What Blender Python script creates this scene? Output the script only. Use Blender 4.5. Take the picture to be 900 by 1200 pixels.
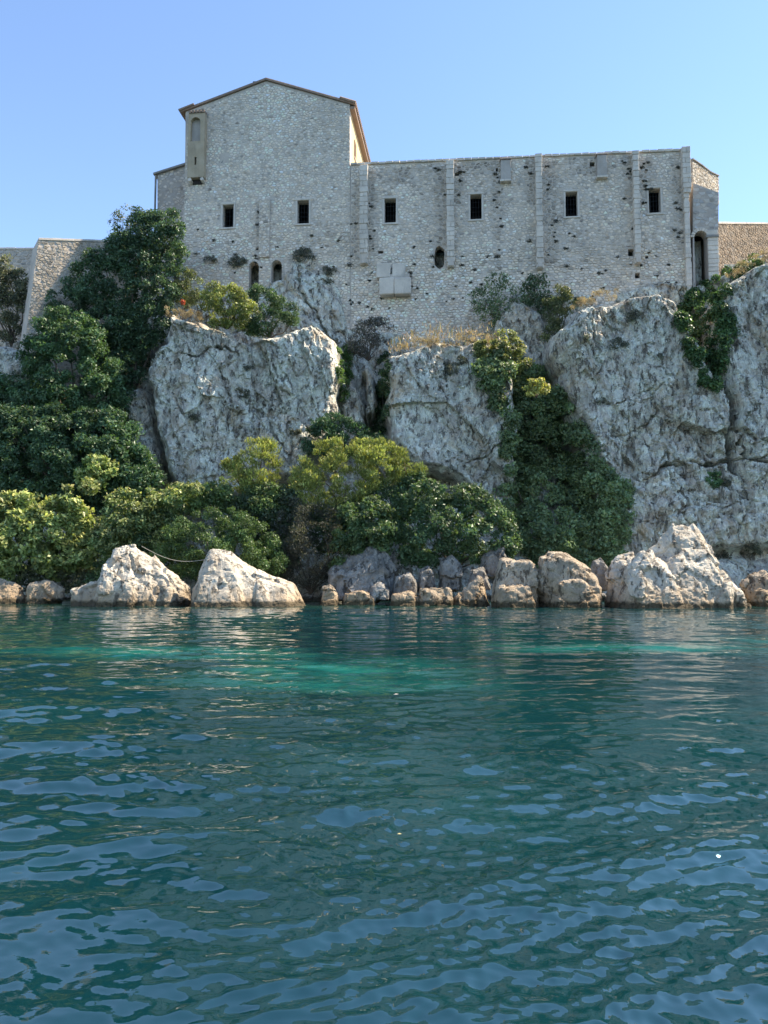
import bpy, bmesh, math, random
import numpy as np
from mathutils import Vector, Matrix, geometry

for o in list(bpy.data.objects):
    bpy.data.objects.remove(o)
S = bpy.context.scene
COL = S.collection
R = math.radians
random.seed(7)
RNG = np.random.default_rng(11)

# ------------------------------------------------------------------ camera, sky, sun, exposure
CAM_H, FPX, PITCH = 1.8, 900.0, R(4.45)      # photo pixels: 900 x 1200
cam = bpy.data.cameras.new('camera')
cam.sensor_fit = 'VERTICAL'
cam.sensor_height = 36.0
cam.lens = FPX / 1200.0 * 36.0
cam.clip_start, cam.clip_end = 0.05, 20000
cam_o = bpy.data.objects.new('camera', cam)
cam_o.location = (0, 0, CAM_H)
cam_o.rotation_euler = (R(90) + PITCH, 0, 0)
COL.objects.link(cam_o)
S.camera = cam_o

SUN_EL, SUN_A = R(51), R(13)                  # sun stands to the right, SUN_A behind the picture plane
W = bpy.data.worlds.new('World')
S.world = W
W.use_nodes = True
wn, wl = W.node_tree.nodes, W.node_tree.links
wn.clear()
sky = wn.new('ShaderNodeTexSky')
sky.sky_type = 'NISHITA'
sky.sun_disc = False
sky.sun_elevation = SUN_EL
sky.sun_rotation = R(90) - SUN_A
sky.air_density, sky.dust_density, sky.ozone_density = 0.8, 0.0, 1.6
bg = wn.new('ShaderNodeBackground')
bg.inputs['Strength'].default_value = 0.15
wo = wn.new('ShaderNodeOutputWorld')
wl.new(sky.outputs[0], bg.inputs['Color'])
wl.new(bg.outputs[0], wo.inputs['Surface'])

sd = Vector((math.cos(SUN_EL) * math.cos(SUN_A), math.cos(SUN_EL) * math.sin(SUN_A), math.sin(SUN_EL)))
sl = bpy.data.lights.new('sun', 'SUN')
sl.energy = 5.0
sl.angle = R(0.53)
sl.color = (1.0, 0.88, 0.70)
so = bpy.data.objects.new('sun', sl)
so.rotation_euler = sd.to_track_quat('Z', 'Y').to_euler()
so.location = sd * 200
COL.objects.link(so)

vs = S.view_settings
vs.view_transform = 'Standard'
vs.look = 'None'
vs.exposure = 1.28
vs.gamma = 1.0
vs.use_curve_mapping = False
S.render.engine = 'CYCLES'
S.cycles.max_bounces = 6
S.cycles.diffuse_bounces = 3
S.cycles.glossy_bounces = 3
S.cycles.transmission_bounces = 3
S.cycles.caustics_reflective = False
S.cycles.caustics_refractive = False

# ------------------------------------------------------------------ pixel -> direction
cp, sp_ = math.cos(PITCH), math.sin(PITCH)
def ray(u, v):
    a, b = (u - 450.0) / FPX, (600.0 - v) / FPX
    return a, cp - b * sp_, sp_ + b * cp
def P(u, v, Y):
    dx, dy, dz = ray(u, v)
    t = Y / dy
    return Vector((dx * t, Y, CAM_H + dz * t))

class Frame:
    """a vertical wall plane through (ox, oy) turned by yaw; local x along the wall, y inwards, z up"""
    def __init__(s, ox, oy, yaw):
        s.o, s.yaw = (ox, oy), yaw
        s.d = (math.cos(yaw), math.sin(yaw))
        s.n = (-math.sin(yaw), math.cos(yaw))
    def L(s, u, v, off=0.0):
        dx, dy, dz = ray(u, v)
        k = s.n[0] * s.o[0] + s.n[1] * s.o[1] + off
        t = k / (s.n[0] * dx + s.n[1] * dy)
        return ((t * dx - s.o[0]) * s.d[0] + (t * dy - s.o[1]) * s.d[1], CAM_H + t * dz)

# ------------------------------------------------------------------ numpy noise
def _h(ix, iy, iz, seed):
    h = (ix.astype(np.int64) * 374761393 + iy.astype(np.int64) * 668265263 + iz.astype(np.int64) * 2147483647 + seed * 974711) & 0xFFFFFFFF
    h = ((h ^ (h >> 13)) * 1274126177) & 0xFFFFFFFF
    h = ((h ^ (h >> 16)) * 2246822519) & 0xFFFFFFFF
    return ((h ^ (h >> 15)) & 0xFFFFFF) / float(0x1000000)
def vnoise(p, seed=0):
    i = np.floor(p); f = p - i; f = f * f * (3 - 2 * f)
    x, y, z = i[:, 0], i[:, 1], i[:, 2]
    r = 0
    for a in (0, 1):
        wa = f[:, 0] if a else 1 - f[:, 0]
        for b in (0, 1):
            wb = f[:, 1] if b else 1 - f[:, 1]
            for c in (0, 1):
                wc = f[:, 2] if c else 1 - f[:, 2]
                r = r + wa * wb * wc * _h(x + a, y + b, z + c, seed)
    return r * 2 - 1
def fbm(p, octs=4, seed=0, gain=0.5):
    r, a = 0, 1.0
    for k in range(octs):
        r = r + a * vnoise(p * 2.03 ** k + k * 17.3, seed + k)
        a *= gain
    return r
def worley(p, seed=0):
    """F1, F2, offset to nearest centre, three random numbers of the nearest cell"""
    i = np.floor(p)
    n = len(p)
    f1 = np.full(n, 9.0); f2 = np.full(n, 9.0)
    off = np.zeros((n, 3)); cid = np.zeros((n, 3))
    for a in (-1, 0, 1):
        for b in (-1, 0, 1):
            for c in (-1, 0, 1):
                q = i + np.array((a, b, c))
                x, y, z = q[:, 0], q[:, 1], q[:, 2]
                ctr = q + np.stack([_h(x, y, z, seed), _h(x, y, z, seed + 1), _h(x, y, z, seed + 2)], 1)
                dv = p - ctr
                d = np.sqrt((dv ** 2).sum(1))
                m = d < f1
                f2 = np.where(m, f1, np.minimum(f2, d))
                f1 = np.where(m, d, f1)
                off[m] = dv[m]; cid[m] = q[m]
    x, y, z = cid[:, 0], cid[:, 1], cid[:, 2]
    rnd = np.stack([_h(x, y, z, seed + 5), _h(x, y, z, seed + 6), _h(x, y, z, seed + 7), _h(x, y, z, seed + 8)], 1)
    return f1, f2, off, rnd
def facets(p, seed=0, tilt=1.2):
    """fractured-rock relief: every cell a tilted plane, plus the crack field"""
    f1, f2, off, rnd = worley(p, seed)
    g = (rnd[:, :3] - 0.5) * 2 * tilt
    return (rnd[:, 3] - 0.5) + (off * g).sum(1), f2 - f1
def sstep(a, b, x):
    t = np.clip((x - a) / (b - a), 0, 1)
    return t * t * (3 - 2 * t)
def poly_sd(px, pz, poly):
    """signed distance to a polygon, positive inside"""
    n = len(poly)
    d = np.full(px.shape, 1e9); ins = np.zeros(px.shape, bool)
    for i in range(n):
        ax, az = poly[i]; bx, bz = poly[(i + 1) % n]
        ex, ez = bx - ax, bz - az
        t = np.clip(((px - ax) * ex + (pz - az) * ez) / (ex * ex + ez * ez + 1e-12), 0, 1)
        d = np.minimum(d, np.hypot(px - ax - t * ex, pz - az - t * ez))
        c = ((az > pz) != (bz > pz)) & (px < (bx - ax) * (pz - az) / (bz - az + 1e-12) + ax)
        ins ^= c
    return np.where(ins, d, -d)
def line_d(px, pz, pts):
    d = np.full(px.shape, 1e9)
    for i in range(len(pts) - 1):
        ax, az = pts[i]; bx, bz = pts[i + 1]
        ex, ez = bx - ax, bz - az
        t = np.clip(((px - ax) * ex + (pz - az) * ez) / (ex * ex + ez * ez + 1e-12), 0, 1)
        d = np.minimum(d, np.hypot(px - ax - t * ex, pz - az - t * ez))
    return d

# ------------------------------------------------------------------ objects
def tag(o, label=None, cat=None, group=None, kind=None):
    if label: o['label'] = label
    if cat: o['category'] = cat
    if group: o['group'] = group
    if kind: o['kind'] = kind
    return o
def link(name, data, parent=None, mat=None):
    o = bpy.data.objects.new(name, data)
    COL.objects.link(o)
    if parent: o.parent = parent
    if mat and data and not data.materials: data.materials.append(mat)
    return o
def empty(name, loc=(0, 0, 0), rz=0.0, parent=None):
    o = link(name, None, parent)
    o.empty_display_size = 0.3
    o.location = loc
    o.rotation_euler = (0, 0, rz)
    return o
def np_mesh(name, verts, faces, smooth=False, cols=None):
    """faces: (n, k) integer array, all faces with k corners"""
    verts = np.asarray(verts, np.float32); faces = np.asarray(faces, np.int32)
    me = bpy.data.meshes.new(name)
    k = faces.shape[1]
    me.vertices.add(len(verts)); me.vertices.foreach_set('co', verts.ravel())
    me.loops.add(faces.size); me.loops.foreach_set('vertex_index', faces.ravel())
    me.polygons.add(len(faces))
    me.polygons.foreach_set('loop_start', np.arange(0, faces.size, k, dtype=np.int32))
    me.polygons.foreach_set('loop_total', np.full(len(faces), k, np.int32))
    me.update(calc_edges=True)
    me.polygons.foreach_set('use_smooth', np.full(len(faces), bool(smooth)))
    if cols is not None:
        add_col(me, cols)
    me.validate()
    return me
def add_col(me, cols):
    at = me.attributes.new('tone', 'FLOAT_COLOR', 'POINT')
    c = np.ones((len(me.vertices), 4), np.float32); c[:, :3] = cols
    at.data.foreach_set('color', c.ravel())
class MB:
    """collects polygons for ONE mesh"""
    def __init__(s): s.v, s.f, s.c = [], [], []
    def add(s, vs, fs, col=None):
        b = len(s.v)
        s.v += [tuple(p) for p in vs]
        s.f += [tuple(b + i for i in f) for f in fs]
        s.c += [col or (1, 1, 1)] * len(vs)
    def box(s, x0, x1, y0, y1, z0, z1, j=0.0, col=None):
        vs = [(x, y, z) for x in (x0, x1) for y in (y0, y1) for z in (z0, z1)]
        if j: vs = [tuple(c + random.uniform(-j, j) for c in p) for p in vs]
        s.add(vs, [(0, 1, 3, 2), (4, 6, 7, 5), (0, 4, 5, 1), (2, 3, 7, 6), (0, 2, 6, 4), (1, 5, 7, 3)], col)
    def prism(s, pts, y0, y1, col=None):
        """polygon in x, z extruded along y"""
        n = len(pts)
        vs = [(x, y0, z) for x, z in pts] + [(x, y1, z) for x, z in pts]
        s.add(vs, [tuple(range(n)), tuple(range(2 * n - 1, n - 1, -1))] + [(i, n + i, n + (i + 1) % n, (i + 1) % n) for i in range(n)], col)
    def tube(s, pts, radii, seg=6, col=None):
        rings = []
        for i, p in enumerate(pts):
            p = Vector(p)
            d = (Vector(pts[min(i + 1, len(pts) - 1)]) - Vector(pts[max(i - 1, 0)])).normalized()
            a = d.cross(Vector((0.3, 0.9, 0.2))).normalized(); b = d.cross(a)
            r = radii[i] if hasattr(radii, '__len__') else radii
            rings.append([p + a * math.cos(t * 6.2832 / seg) * r + b * math.sin(t * 6.2832 / seg) * r for t in range(seg)])
        vs = [q for r in rings for q in r]
        fs = []
        for i in range(len(rings) - 1):
            for t in range(seg):
                fs.append((i * seg + t, i * seg + (t + 1) % seg, (i + 1) * seg + (t + 1) % seg, (i + 1) * seg + t))
        fs += [tuple(range(seg))[::-1], tuple((len(rings) - 1) * seg + t for t in range(seg))]
        s.add(vs, fs, col)
    def mesh(s, name, tone=False, bevel=0.0):
        me = bpy.data.meshes.new(name)
        me.from_pydata(s.v, [], s.f)
        bm = bmesh.new(); bm.from_mesh(me)
        bmesh.ops.recalc_face_normals(bm, faces=bm.faces)
        if bevel:
            bmesh.ops.bevel(bm, geom=list(bm.edges), offset=bevel, segments=1, affect='EDGES')
        bm.to_mesh(me); bm.free()
        if tone: add_col(me, np.array(s.c))
        return me
    def build(s, name, mat, parent=None, tone=False, bevel=0.0):
        return link(name, s.mesh(name, tone, bevel), parent, mat)

# ------------------------------------------------------------------ materials
class NT:
    def __init__(s, name):
        s.m = bpy.data.materials.new(name); s.m.use_nodes = True
        s.t = s.m.node_tree; s.t.nodes.clear()
        s.out = s.n('ShaderNodeOutputMaterial')
        s.pos = s.n('ShaderNodeNewGeometry').outputs['Position']
    def n(s, kind, **kw):
        nd = s.t.nodes.new(kind)
        for k, v in kw.items(): setattr(nd, k, v)
        return nd
    def set(s, sock, val):
        if hasattr(val, 'is_output'): s.t.links.new(val, sock)
        elif val is not None: sock.default_value = val
    def noise(s, scale, detail=5, rough=0.6, vec=None, dist=0.0):
        nd = s.n('ShaderNodeTexNoise')
        s.set(nd.inputs['Vector'], vec or s.pos); s.set(nd.inputs['Scale'], scale)
        s.set(nd.inputs['Detail'], detail); s.set(nd.inputs['Roughness'], rough); s.set(nd.inputs['Distortion'], dist)
        return nd.outputs[0]
    def voro(s, scale, vec=None, feature='F1', out=0):
        nd = s.n('ShaderNodeTexVoronoi', feature=feature)
        s.set(nd.inputs['Vector'], vec or s.pos); s.set(nd.inputs['Scale'], scale)
        return nd.outputs[out]
    def scaled(s, sx, sy, sz, rot=(0, 0, 0)):
        nd = s.n('ShaderNodeMapping'); s.set(nd.inputs['Vector'], s.pos)
        nd.inputs['Scale'].default_value = (sx, sy, sz); nd.inputs['Rotation'].default_value = rot
        return nd.outputs[0]
    def ramp(s, f, a, b):
        nd = s.n('ShaderNodeMapRange'); nd.interpolation_type = 'SMOOTHSTEP'
        s.set(nd.inputs[0], f); s.set(nd.inputs[1], a); s.set(nd.inputs[2], b)
        return nd.outputs[0]
    def math(s, op, a, b=0.0):
        nd = s.n('ShaderNodeMath', operation=op); s.set(nd.inputs[0], a); s.set(nd.inputs[1], b)
        return nd.outputs[0]
    def mix(s, f, a, b, mode='MIX'):
        nd = s.n('ShaderNodeMix', data_type='RGBA', blend_type=mode)
        s.set(nd.inputs[0], f)
        for sock, val in ((nd.inputs[6], a), (nd.inputs[7], b)):
            if isinstance(val, (tuple, list)): val = (*val, 1.0)
            s.set(sock, val)
        return nd.outputs[2]
    def attr(s, name='tone'):
        return s.n('ShaderNodeAttribute', attribute_name=name).outputs['Color']
    def z(s):
        nd = s.n('ShaderNodeSeparateXYZ'); s.set(nd.inputs[0], s.pos); return nd.outputs
    def bump(s, h, strength=0.5, dist=0.05, normal=None):
        nd = s.n('ShaderNodeBump'); s.set(nd.inputs['Height'], h)
        s.set(nd.inputs['Strength'], strength); s.set(nd.inputs['Distance'], dist)
        if normal: s.set(nd.inputs['Normal'], normal)
        return nd.outputs[0]
    def bsdf(s, col, rough=0.9, normal=None, spec=0.3, **kw):
        b = s.n('ShaderNodeBsdfPrincipled')
        if isinstance(col, (tuple, list)): col = (*col, 1.0)
        s.set(b.inputs['Base Color'], col); s.set(b.inputs['Roughness'], rough); s.set(b.inputs['Specular IOR Level'], spec)
        if normal: s.set(b.inputs['Normal'], normal)
        for k, v in kw.items(): s.set(b.inputs[k], v)
        return b.outputs[0]
    def done(s, shader):
        s.t.links.new(shader, s.out.inputs['Surface']); return s.m

def rock_material(name, pale, grey, ochre, ochre_amt=0.5, stain=0.5, ochre_low=False, wet=True, crack=0.28, relief=0.17, chips=1.0):
    t = NT(name)
    wv = t.n('ShaderNodeVectorMath', operation='ADD')
    nz = t.n('ShaderNodeTexNoise'); t.set(nz.inputs['Vector'], t.pos); nz.inputs['Scale'].default_value = 2.2; nz.inputs['Detail'].default_value = 4
    sc = t.n('ShaderNodeVectorMath', operation='SCALE'); t.set(sc.inputs[0], nz.outputs['Color']); sc.inputs['Scale'].default_value = 0.30
    t.set(wv.inputs[0], t.scaled(1, 1, .5, (0, R(18), 0))); t.set(wv.inputs[1], sc.outputs[0])
    def cell(scale):
        sp = t.n('ShaderNodeSeparateColor'); t.set(sp.inputs[0], t.voro(scale, wv.outputs[0], 'F1', 1)); return sp.outputs
    ch1, ch2, ch3 = cell(0.9), cell(2.3), cell(5.5)
    big = t.noise(0.22, 5, 0.62)
    mid = t.noise(1.1, 6, 0.65)
    streak = t.noise(1.3, 6, 0.65, t.scaled(1.2, 1.2, 0.22, (0, R(14), 0)), 0.6)
    fine = t.noise(5.5, 8, 0.7)
    c = t.mix(t.ramp(mid, 0.36, 0.58), tuple(x * 0.76 for x in pale), tuple(min(x * 1.08, .85) for x in pale))
    c = t.mix(t.math('MULTIPLY', t.ramp(t.noise(0.33, 5, 0.6, t.scaled(1, 1, .6), 0.5), 0.48, 0.66), 0.55 * stain), c, tuple(a_ * .45 + b_ * .5 for a_, b_ in zip(grey, ochre)))
    oc = t.ramp(t.noise(0.42, 6, 0.7, None, 0.8), 0.52, 0.68)
    if ochre_low:
        low = t.ramp(t.math('ADD', t.z()[2], t.math('MULTIPLY', t.noise(0.6, 4), -2.5)), 0.3, -1.2)
        oc = t.math('MAXIMUM', t.math('MULTIPLY', oc, 0.5), low)
    c = t.mix(t.math('MULTIPLY', oc, ochre_amt), c, ochre)
    if chips:
        tone = t.math('ADD', t.math('MULTIPLY', ch2[1], 0.34), t.math('MULTIPLY', ch3[1], 0.30))
        c = t.mix(t.math('MULTIPLY', t.math('SUBTRACT', 0.52, tone), chips), c, tuple(x * 0.35 for x in pale))
        c = t.mix(t.math('MULTIPLY', t.ramp(ch2[2], 0.80, 0.92), 0.5 * chips), c, tuple(x * 1.2 for x in grey))
    st = t.math('MULTIPLY', t.ramp(streak, 0.44, 0.66), t.ramp(big, 0.34, 0.58))
    c = t.mix(t.math('MULTIPLY', st, stain), c, grey)
    c = t.mix(t.math('MULTIPLY', t.ramp(fine, 0.56, 0.72), 0.22), c, tuple(x * 0.7 for x in grey))
    pit = t.ramp(t.noise(3.0, 8, 0.72, t.scaled(1, 1, 0.42, (0, R(14), 0))), 0.545, 0.61)
    c = t.mix(t.math('MULTIPLY', pit, 0.8), c, tuple(x * 0.45 for x in grey))
    if wet:
        w = t.ramp(t.math('ADD', t.z()[2], t.math('MULTIPLY', t.noise(1.5, 4), -0.5)), 0.12, -0.06)
        c = t.mix(t.math('MULTIPLY', w, 0.85), c, (0.045, 0.035, 0.018))
    k1 = t.ramp(t.voro(1.5, wv.outputs[0], 'DISTANCE_TO_EDGE'), 0.0, 0.07)
    k2 = t.ramp(t.voro(3.8, wv.outputs[0], 'DISTANCE_TO_EDGE'), 0.0, 0.12)
    h = t.math('ADD', t.noise(3.2, 11, 0.76), t.math('ADD', t.math('MULTIPLY', k1, crack), t.math('MULTIPLY', k2, crack * 0.6)))
    h = t.math('SUBTRACT', h, t.math('MULTIPLY', pit, 0.6))
    h = t.math('ADD', h, t.math('MULTIPLY', t.math('ADD', t.math('MULTIPLY', ch1[0], 0.5), t.math('ADD', t.math('MULTIPLY', ch2[0], 0.55), t.math('MULTIPLY', ch3[0], 0.32))), chips))
    return t.done(t.bsdf(c, 0.92, t.bump(h, 0.9, relief), 0.2))

M = {}
M['cliff'] = rock_material('limestone_cliff', (0.88, 0.79, 0.665), (0.26, 0.22, 0.175), (0.62, 0.46, 0.29), 0.8, 0.5, False, True, 0.45, 0.16, 0.9)
M['boulder'] = rock_material('shore_limestone', (0.68, 0.60, 0.48), (0.27, 0.225, 0.175), (0.40, 0.28, 0.165), 0.85, 0.5, True, True, 0.12, 0.11, 0.6)
M['tan_rock'] = rock_material('tan_layered_rock', (0.50, 0.41, 0.305), (0.20, 0.155, 0.11), (0.40, 0.27, 0.15), 0.8, 0.5, True, True, 0.2, 0.13, 0.7)
M['ochre_rock'] = rock_material('ochre_shore_rock', (0.46, 0.36, 0.25), (0.22, 0.17, 0.12), (0.42, 0.27, 0.15), 0.8, 0.4, True)
M['grey_rock'] = rock_material('grey_shore_rock', (0.37, 0.345, 0.305), (0.13, 0.12, 0.105), (0.28, 0.21, 0.14), 0.5, 0.7)

# ------------------------------------------------------------------ the sea
def make_sea():
    fine = np.arange(-33, 33.01, 0.21)
    side = np.concatenate([np.linspace(37, 180, 40)])
    ang = np.radians(np.concatenate([-side[::-1][:-1], fine, side]))     # measured from +y, closes at 180
    r = [0.4, 0.8, 1.2, 1.6, 2.0, 2.4]
    while r[-1] < 75: r.append(r[-1] + max(0.012, r[-1] * 0.0056))
    while r[-1] < 9000: r.append(r[-1] * 1.25)
    r = np.array(r)
    A, Rr = np.meshgrid(ang, r)
    x = (Rr * np.sin(A)).ravel(); y = (Rr * np.cos(A)).ravel(); rr = Rr.ravel()
    rng = np.random.default_rng(5)
    z = np.zeros_like(x); gx = np.zeros_like(x); gy = np.zeros_like(x)
    wx = x + 0.25 * np.sin(0.61 * y + 1.0) + 0.10 * np.sin(1.9 * x + 1.3 * y)
    wy = y + 0.22 * np.sin(0.67 * x + 2.0) + 0.09 * np.sin(1.8 * y - 1.5 * x)
    calm = .45 + 0.95 * sstep(-.5, .75, fbm(np.stack([x * .55, y * .42, x * 0], 1), 2, 3))     # ruffled and calm patches
    swell = .8 + .5 * vnoise(np.stack([x * .2, y * .14, x * 0], 1), 13)
    for count, l0, l1, spread, rms, mod in ((46, .55, 1.9, 26, .082, swell), (60, .20, .55, 36, .105, swell), (100, .06, .24, 50, .125, calm)):
        lam = np.exp(rng.uniform(math.log(l0), math.log(l1), count))
        for l in lam:
            th = rng.normal(R(94), R(spread))
            k = 2 * math.pi / l
            amp = rms * math.sqrt(2.0 / count) / k
            a_ = amp * mod * (1 - sstep(l * 70, l * 230, rr)) * (1 - sstep(60, 300, rr))
            ph = k * (wx * math.cos(th) + wy * math.sin(th)) + rng.uniform(0, 6.28)
            z += a_ * np.sin(ph)
            gx += a_ * np.cos(ph) * math.cos(th); gy += a_ * np.cos(ph) * math.sin(th)
    x = x + gx * .9; y = y + gy * .9
    nr, na = len(r), len(ang)
    idx = np.arange(nr * na).reshape(nr, na)
    f = np.stack([idx[:-1, :-1], idx[1:, :-1], idx[1:, 1:], idx[:-1, 1:]], -1).reshape(-1, 4)[:, ::-1]
    me = np_mesh('sea', np.stack([x, y, z], 1), f, True)
    t = NT('sea_water')
    # colour of the water body: deep teal, turquoise over the shallow sand banks
    xyz = t.z()
    wob = t.noise(0.35, 3, 0.5, t.scaled(0.5, 1.0, 1.0))
    def bank(x0, y0, rx, ry):
        dx = t.math('DIVIDE', t.math('SUBTRACT', xyz[0], x0), rx)
        dy = t.math('DIVIDE', t.math('SUBTRACT', xyz[1], y0), ry)
        d = t.math('SQRT', t.math('ADD', t.math('MULTIPLY', dx, dx), t.math('MULTIPLY', dy, dy)))
        return t.ramp(t.math('ADD', d, t.math('MULTIPLY', t.math('SUBTRACT', wob, 0.5), 2.2)), 1.25, -0.25)
    sh = None
    for b in ((-1.0, 13.8, 3.0, 2.4), (5.2, 18.5, 4.2, 1.8), (-5.0, 17.5, 4.0, 2.0), (12.0, 20.0, 3.0, 1.6)):
        q = bank(*b); sh = q if sh is None else t.math('MAXIMUM', sh, q)
    edge = t.ramp(t.math('ADD', xyz[1], t.math('MULTIPLY', wob, 5.0)), 38.0, 44.0)
    deep = t.mix(t.ramp(t.noise(0.12, 3), 0.4, 0.65), (0.0022, 0.023, 0.029), (0.0036, 0.035, 0.039))
    c = t.mix(t.math('MULTIPLY', edge, 0.55), deep, (0.018, 0.055, 0.034))
    c = t.mix(t.math('MULTIPLY', t.math('MULTIPLY', sh, t.ramp(t.noise(1.1, 4, 0.6, t.scaled(.6, 1, 1)), 0.28, 0.60)), 0.9), c, (0.010, 0.155, 0.135))
    h = t.noise(14.0, 3, 0.5, t.scaled(0.8, 1.0, 1.0), 0.3)
    nrm = t.bump(h, 0.12, 0.012)
    sh_ = t.bsdf(c, 0.0, nrm, 0.9, IOR=1.58)
    o = link('sea', me, None, t.done(sh_))
    return tag(o, 'deep teal rippled sea with turquoise shallows', None, None, 'structure')
make_sea()

# ------------------------------------------------------------------ the cliff
YAW = R(6.5)
FX = Frame(0, 59.0, -YAW)                     # plane of the fortress front
def yfac(x): return 59.0 - math.tan(YAW) * x
def to_xz(pts, Y):
    return [(lambda p: (p.x, p.z))(P(u, v, Y)) for u, v in pts]

MASSES = [  # outline in photo pixels, depth of its front at z = 12, lean, edge radius, depth of the edge
    ([(188, 352), (215, 360), (238, 370), (290, 390), (338, 380), (372, 370), (397, 392), (402, 440), (394, 480), (384, 520), (352, 562), (250, 590), (205, 590), (187, 545), (174, 490), (163, 440), (165, 405), (185, 392)], 51.6, 0.07, 1.3, 5.5),
    ([(452, 410), (478, 397), (515, 391), (560, 388), (592, 398), (606, 440), (606, 500), (606, 600), (585, 610), (555, 585), (528, 562), (490, 548), (457, 518), (449, 460)], 51.2, 0.09, 1.1, 5.5),
    ([(653, 375), (690, 352), (750, 335), (788, 332), (806, 346), (830, 400), (852, 440), (868, 520), (866, 550), (895, 560), (900, 720), (700, 720), (700, 600), (690, 520), (668, 450), (653, 405)], 50.2, 0.08, 1.2, 5.0),
    ([(846, 345), (872, 318), (900, 297), (1000, 285), (1200, 300), (1200, 720), (880, 720), (872, 560), (862, 480), (852, 420)], 49.7, 0.08, 0.8, 5.0),
    ([(-300, 380), (-60, 392), (26, 402), (34, 440), (42, 500), (0, 560), (-300, 560)], 54.0, 0.05, 1.0, 4.0),
    ([(132, 470), (160, 445), (178, 480), (192, 560), (188, 600), (140, 600), (130, 540)], 53.6, 0.03, 0.9, 3.5),
    ([(398, 450), (412, 435), (428, 480), (430, 520), (404, 530), (392, 500)], 53.8, 0.03, 0.7, 2.5),
    ([(424, 430), (432, 425), (440, 440), (439, 480), (434, 500), (426, 480)], 54.8, 0.02, 0.5, 2.0),
    ([(586, 352), (606, 343), (640, 352), (646, 380), (644, 440), (600, 450), (584, 400)], 54.5, 0.05, 0.8, 3.0),
    ([(336, 322), (346, 305), (366, 306), (398, 340), (404, 384), (372, 384), (338, 395), (330, 350)], 57.0, 0.10, 0.9, 2.2),
]
CRACKS = [  # polyline in photo pixels, depth it lies at, half width (m), depth (m)
    ([(735, 578), (760, 566), (800, 551), (850, 541), (905, 530)], 50, 0.13, 0.9),
    ([(862, 340), (868, 380), (874, 410)], 50, 0.12, 1.2), ([(850, 425), (862, 470), (880, 530), (896, 545)], 50, 0.20, 1.6),
    ([(345, 300), (352, 345), (372, 365), (396, 390)], 56, 0.09, 0.7),
    ([(205, 405), (235, 414), (262, 407), (280, 420)], 51.5, 0.07, 0.5),
    ([(525, 548), (560, 532), (588, 520)], 51, 0.08, 0.5), ([(500, 400), (515, 440), (540, 470), (535, 500)], 51, 0.06, 0.35),
    ([(700, 470), (740, 462), (775, 455)], 50, 0.07, 0.4), ([(720, 512), (745, 500), (760, 480), (782, 470)], 50, 0.09, 0.5),
    ([(868, 560), (872, 600), (860, 630)], 50, 0.08, 0.5), ([(790, 560), (796, 610), (812, 640)], 50, 0.07, 0.4),
    ([(740, 610), (790, 600), (850, 590), (900, 596)], 50, 0.07, 0.35), ([(432, 480), (436, 505), (438, 530)], 53.5, 0.28, 2.0),
    ([(690, 352), (700, 420), (690, 470)], 50, 0.05, 0.3), ([(770, 335), (768, 400), (785, 450)], 50, 0.05, 0.3),
    ([(320, 420), (330, 470), (325, 530)], 51.5, 0.05, 0.25), ([(250, 372), (262, 440), (250, 520)], 51.5, 0.05, 0.25),
]
TOPLINE = [(-400, 392), (0, 396), (30, 402), (60, 400), (130, 400), (200, 345), (240, 335), (300, 345), (334, 336), (345, 305), (365, 308), (398, 345),
           (408, 386), (440, 392), (560, 396), (584, 365), (600, 348), (640, 352), (655, 350), (700, 345), (790, 335), (806, 340), (845, 325), (880, 306), (905, 297), (1300, 300)]
_tl = [P(u, v, yfac((u - 450) / FPX * 59)) for u, v in TOPLINE]
TLX, TLZ = np.array([p.x for p in _tl]), np.array([p.z for p in _tl])

def cliff_smooth(x, z):
    yf = 59.0 - math.tan(YAW) * x
    zt = np.interp(x, TLX, TLZ)
    n1 = fbm(np.stack([x * .25, z * .25, x * 0], 1), 3, 40)
    y = yf - 0.35 - np.clip(zt - z, 0, 99) * 0.23 + n1 * 0.7 * sstep(0, 3, zt - z)
    infort = (x > -17.6) & (x < 24.6)
    y = y + np.where(infort, 1.9, 7.0) * sstep(-0.05, 0.45, z - zt + n1 * 0.4)
    wx = x + 0.28 * fbm(np.stack([x * .7, z * .7, x * 0 + 3], 1), 3, 51)
    wz = z + 0.28 * fbm(np.stack([x * .7, z * .7, x * 0 + 9], 1), 3, 57)
    for poly, Y, lean, rad, dep in MASSES:
        d = poly_sd(wx, wz, to_xz(poly, Y))
        e = 1 - np.clip(d / (rad * .6), 0, 1)
        ym = Y + (lean + .035) * (z - 12) + dep * 0.30 * e ** 1.5 + dep * 0.70 * np.clip(e, 0, 1) ** 8
        y = np.where(d > 0, np.minimum(y, ym), y)
    # rock apron running into the water
    shore = 47.7 + 1.9 * sstep(-8, -18, x) - 0.8 * sstep(14, 20, x) + 0.8 * vnoise(np.stack([x * .35, x * 0, x * 0], 1), 9)
    y = np.minimum(y, shore + np.maximum(z, 0) * 0.75 + np.minimum(z, 0) * 1.2)
    return y, wx, wz
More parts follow.
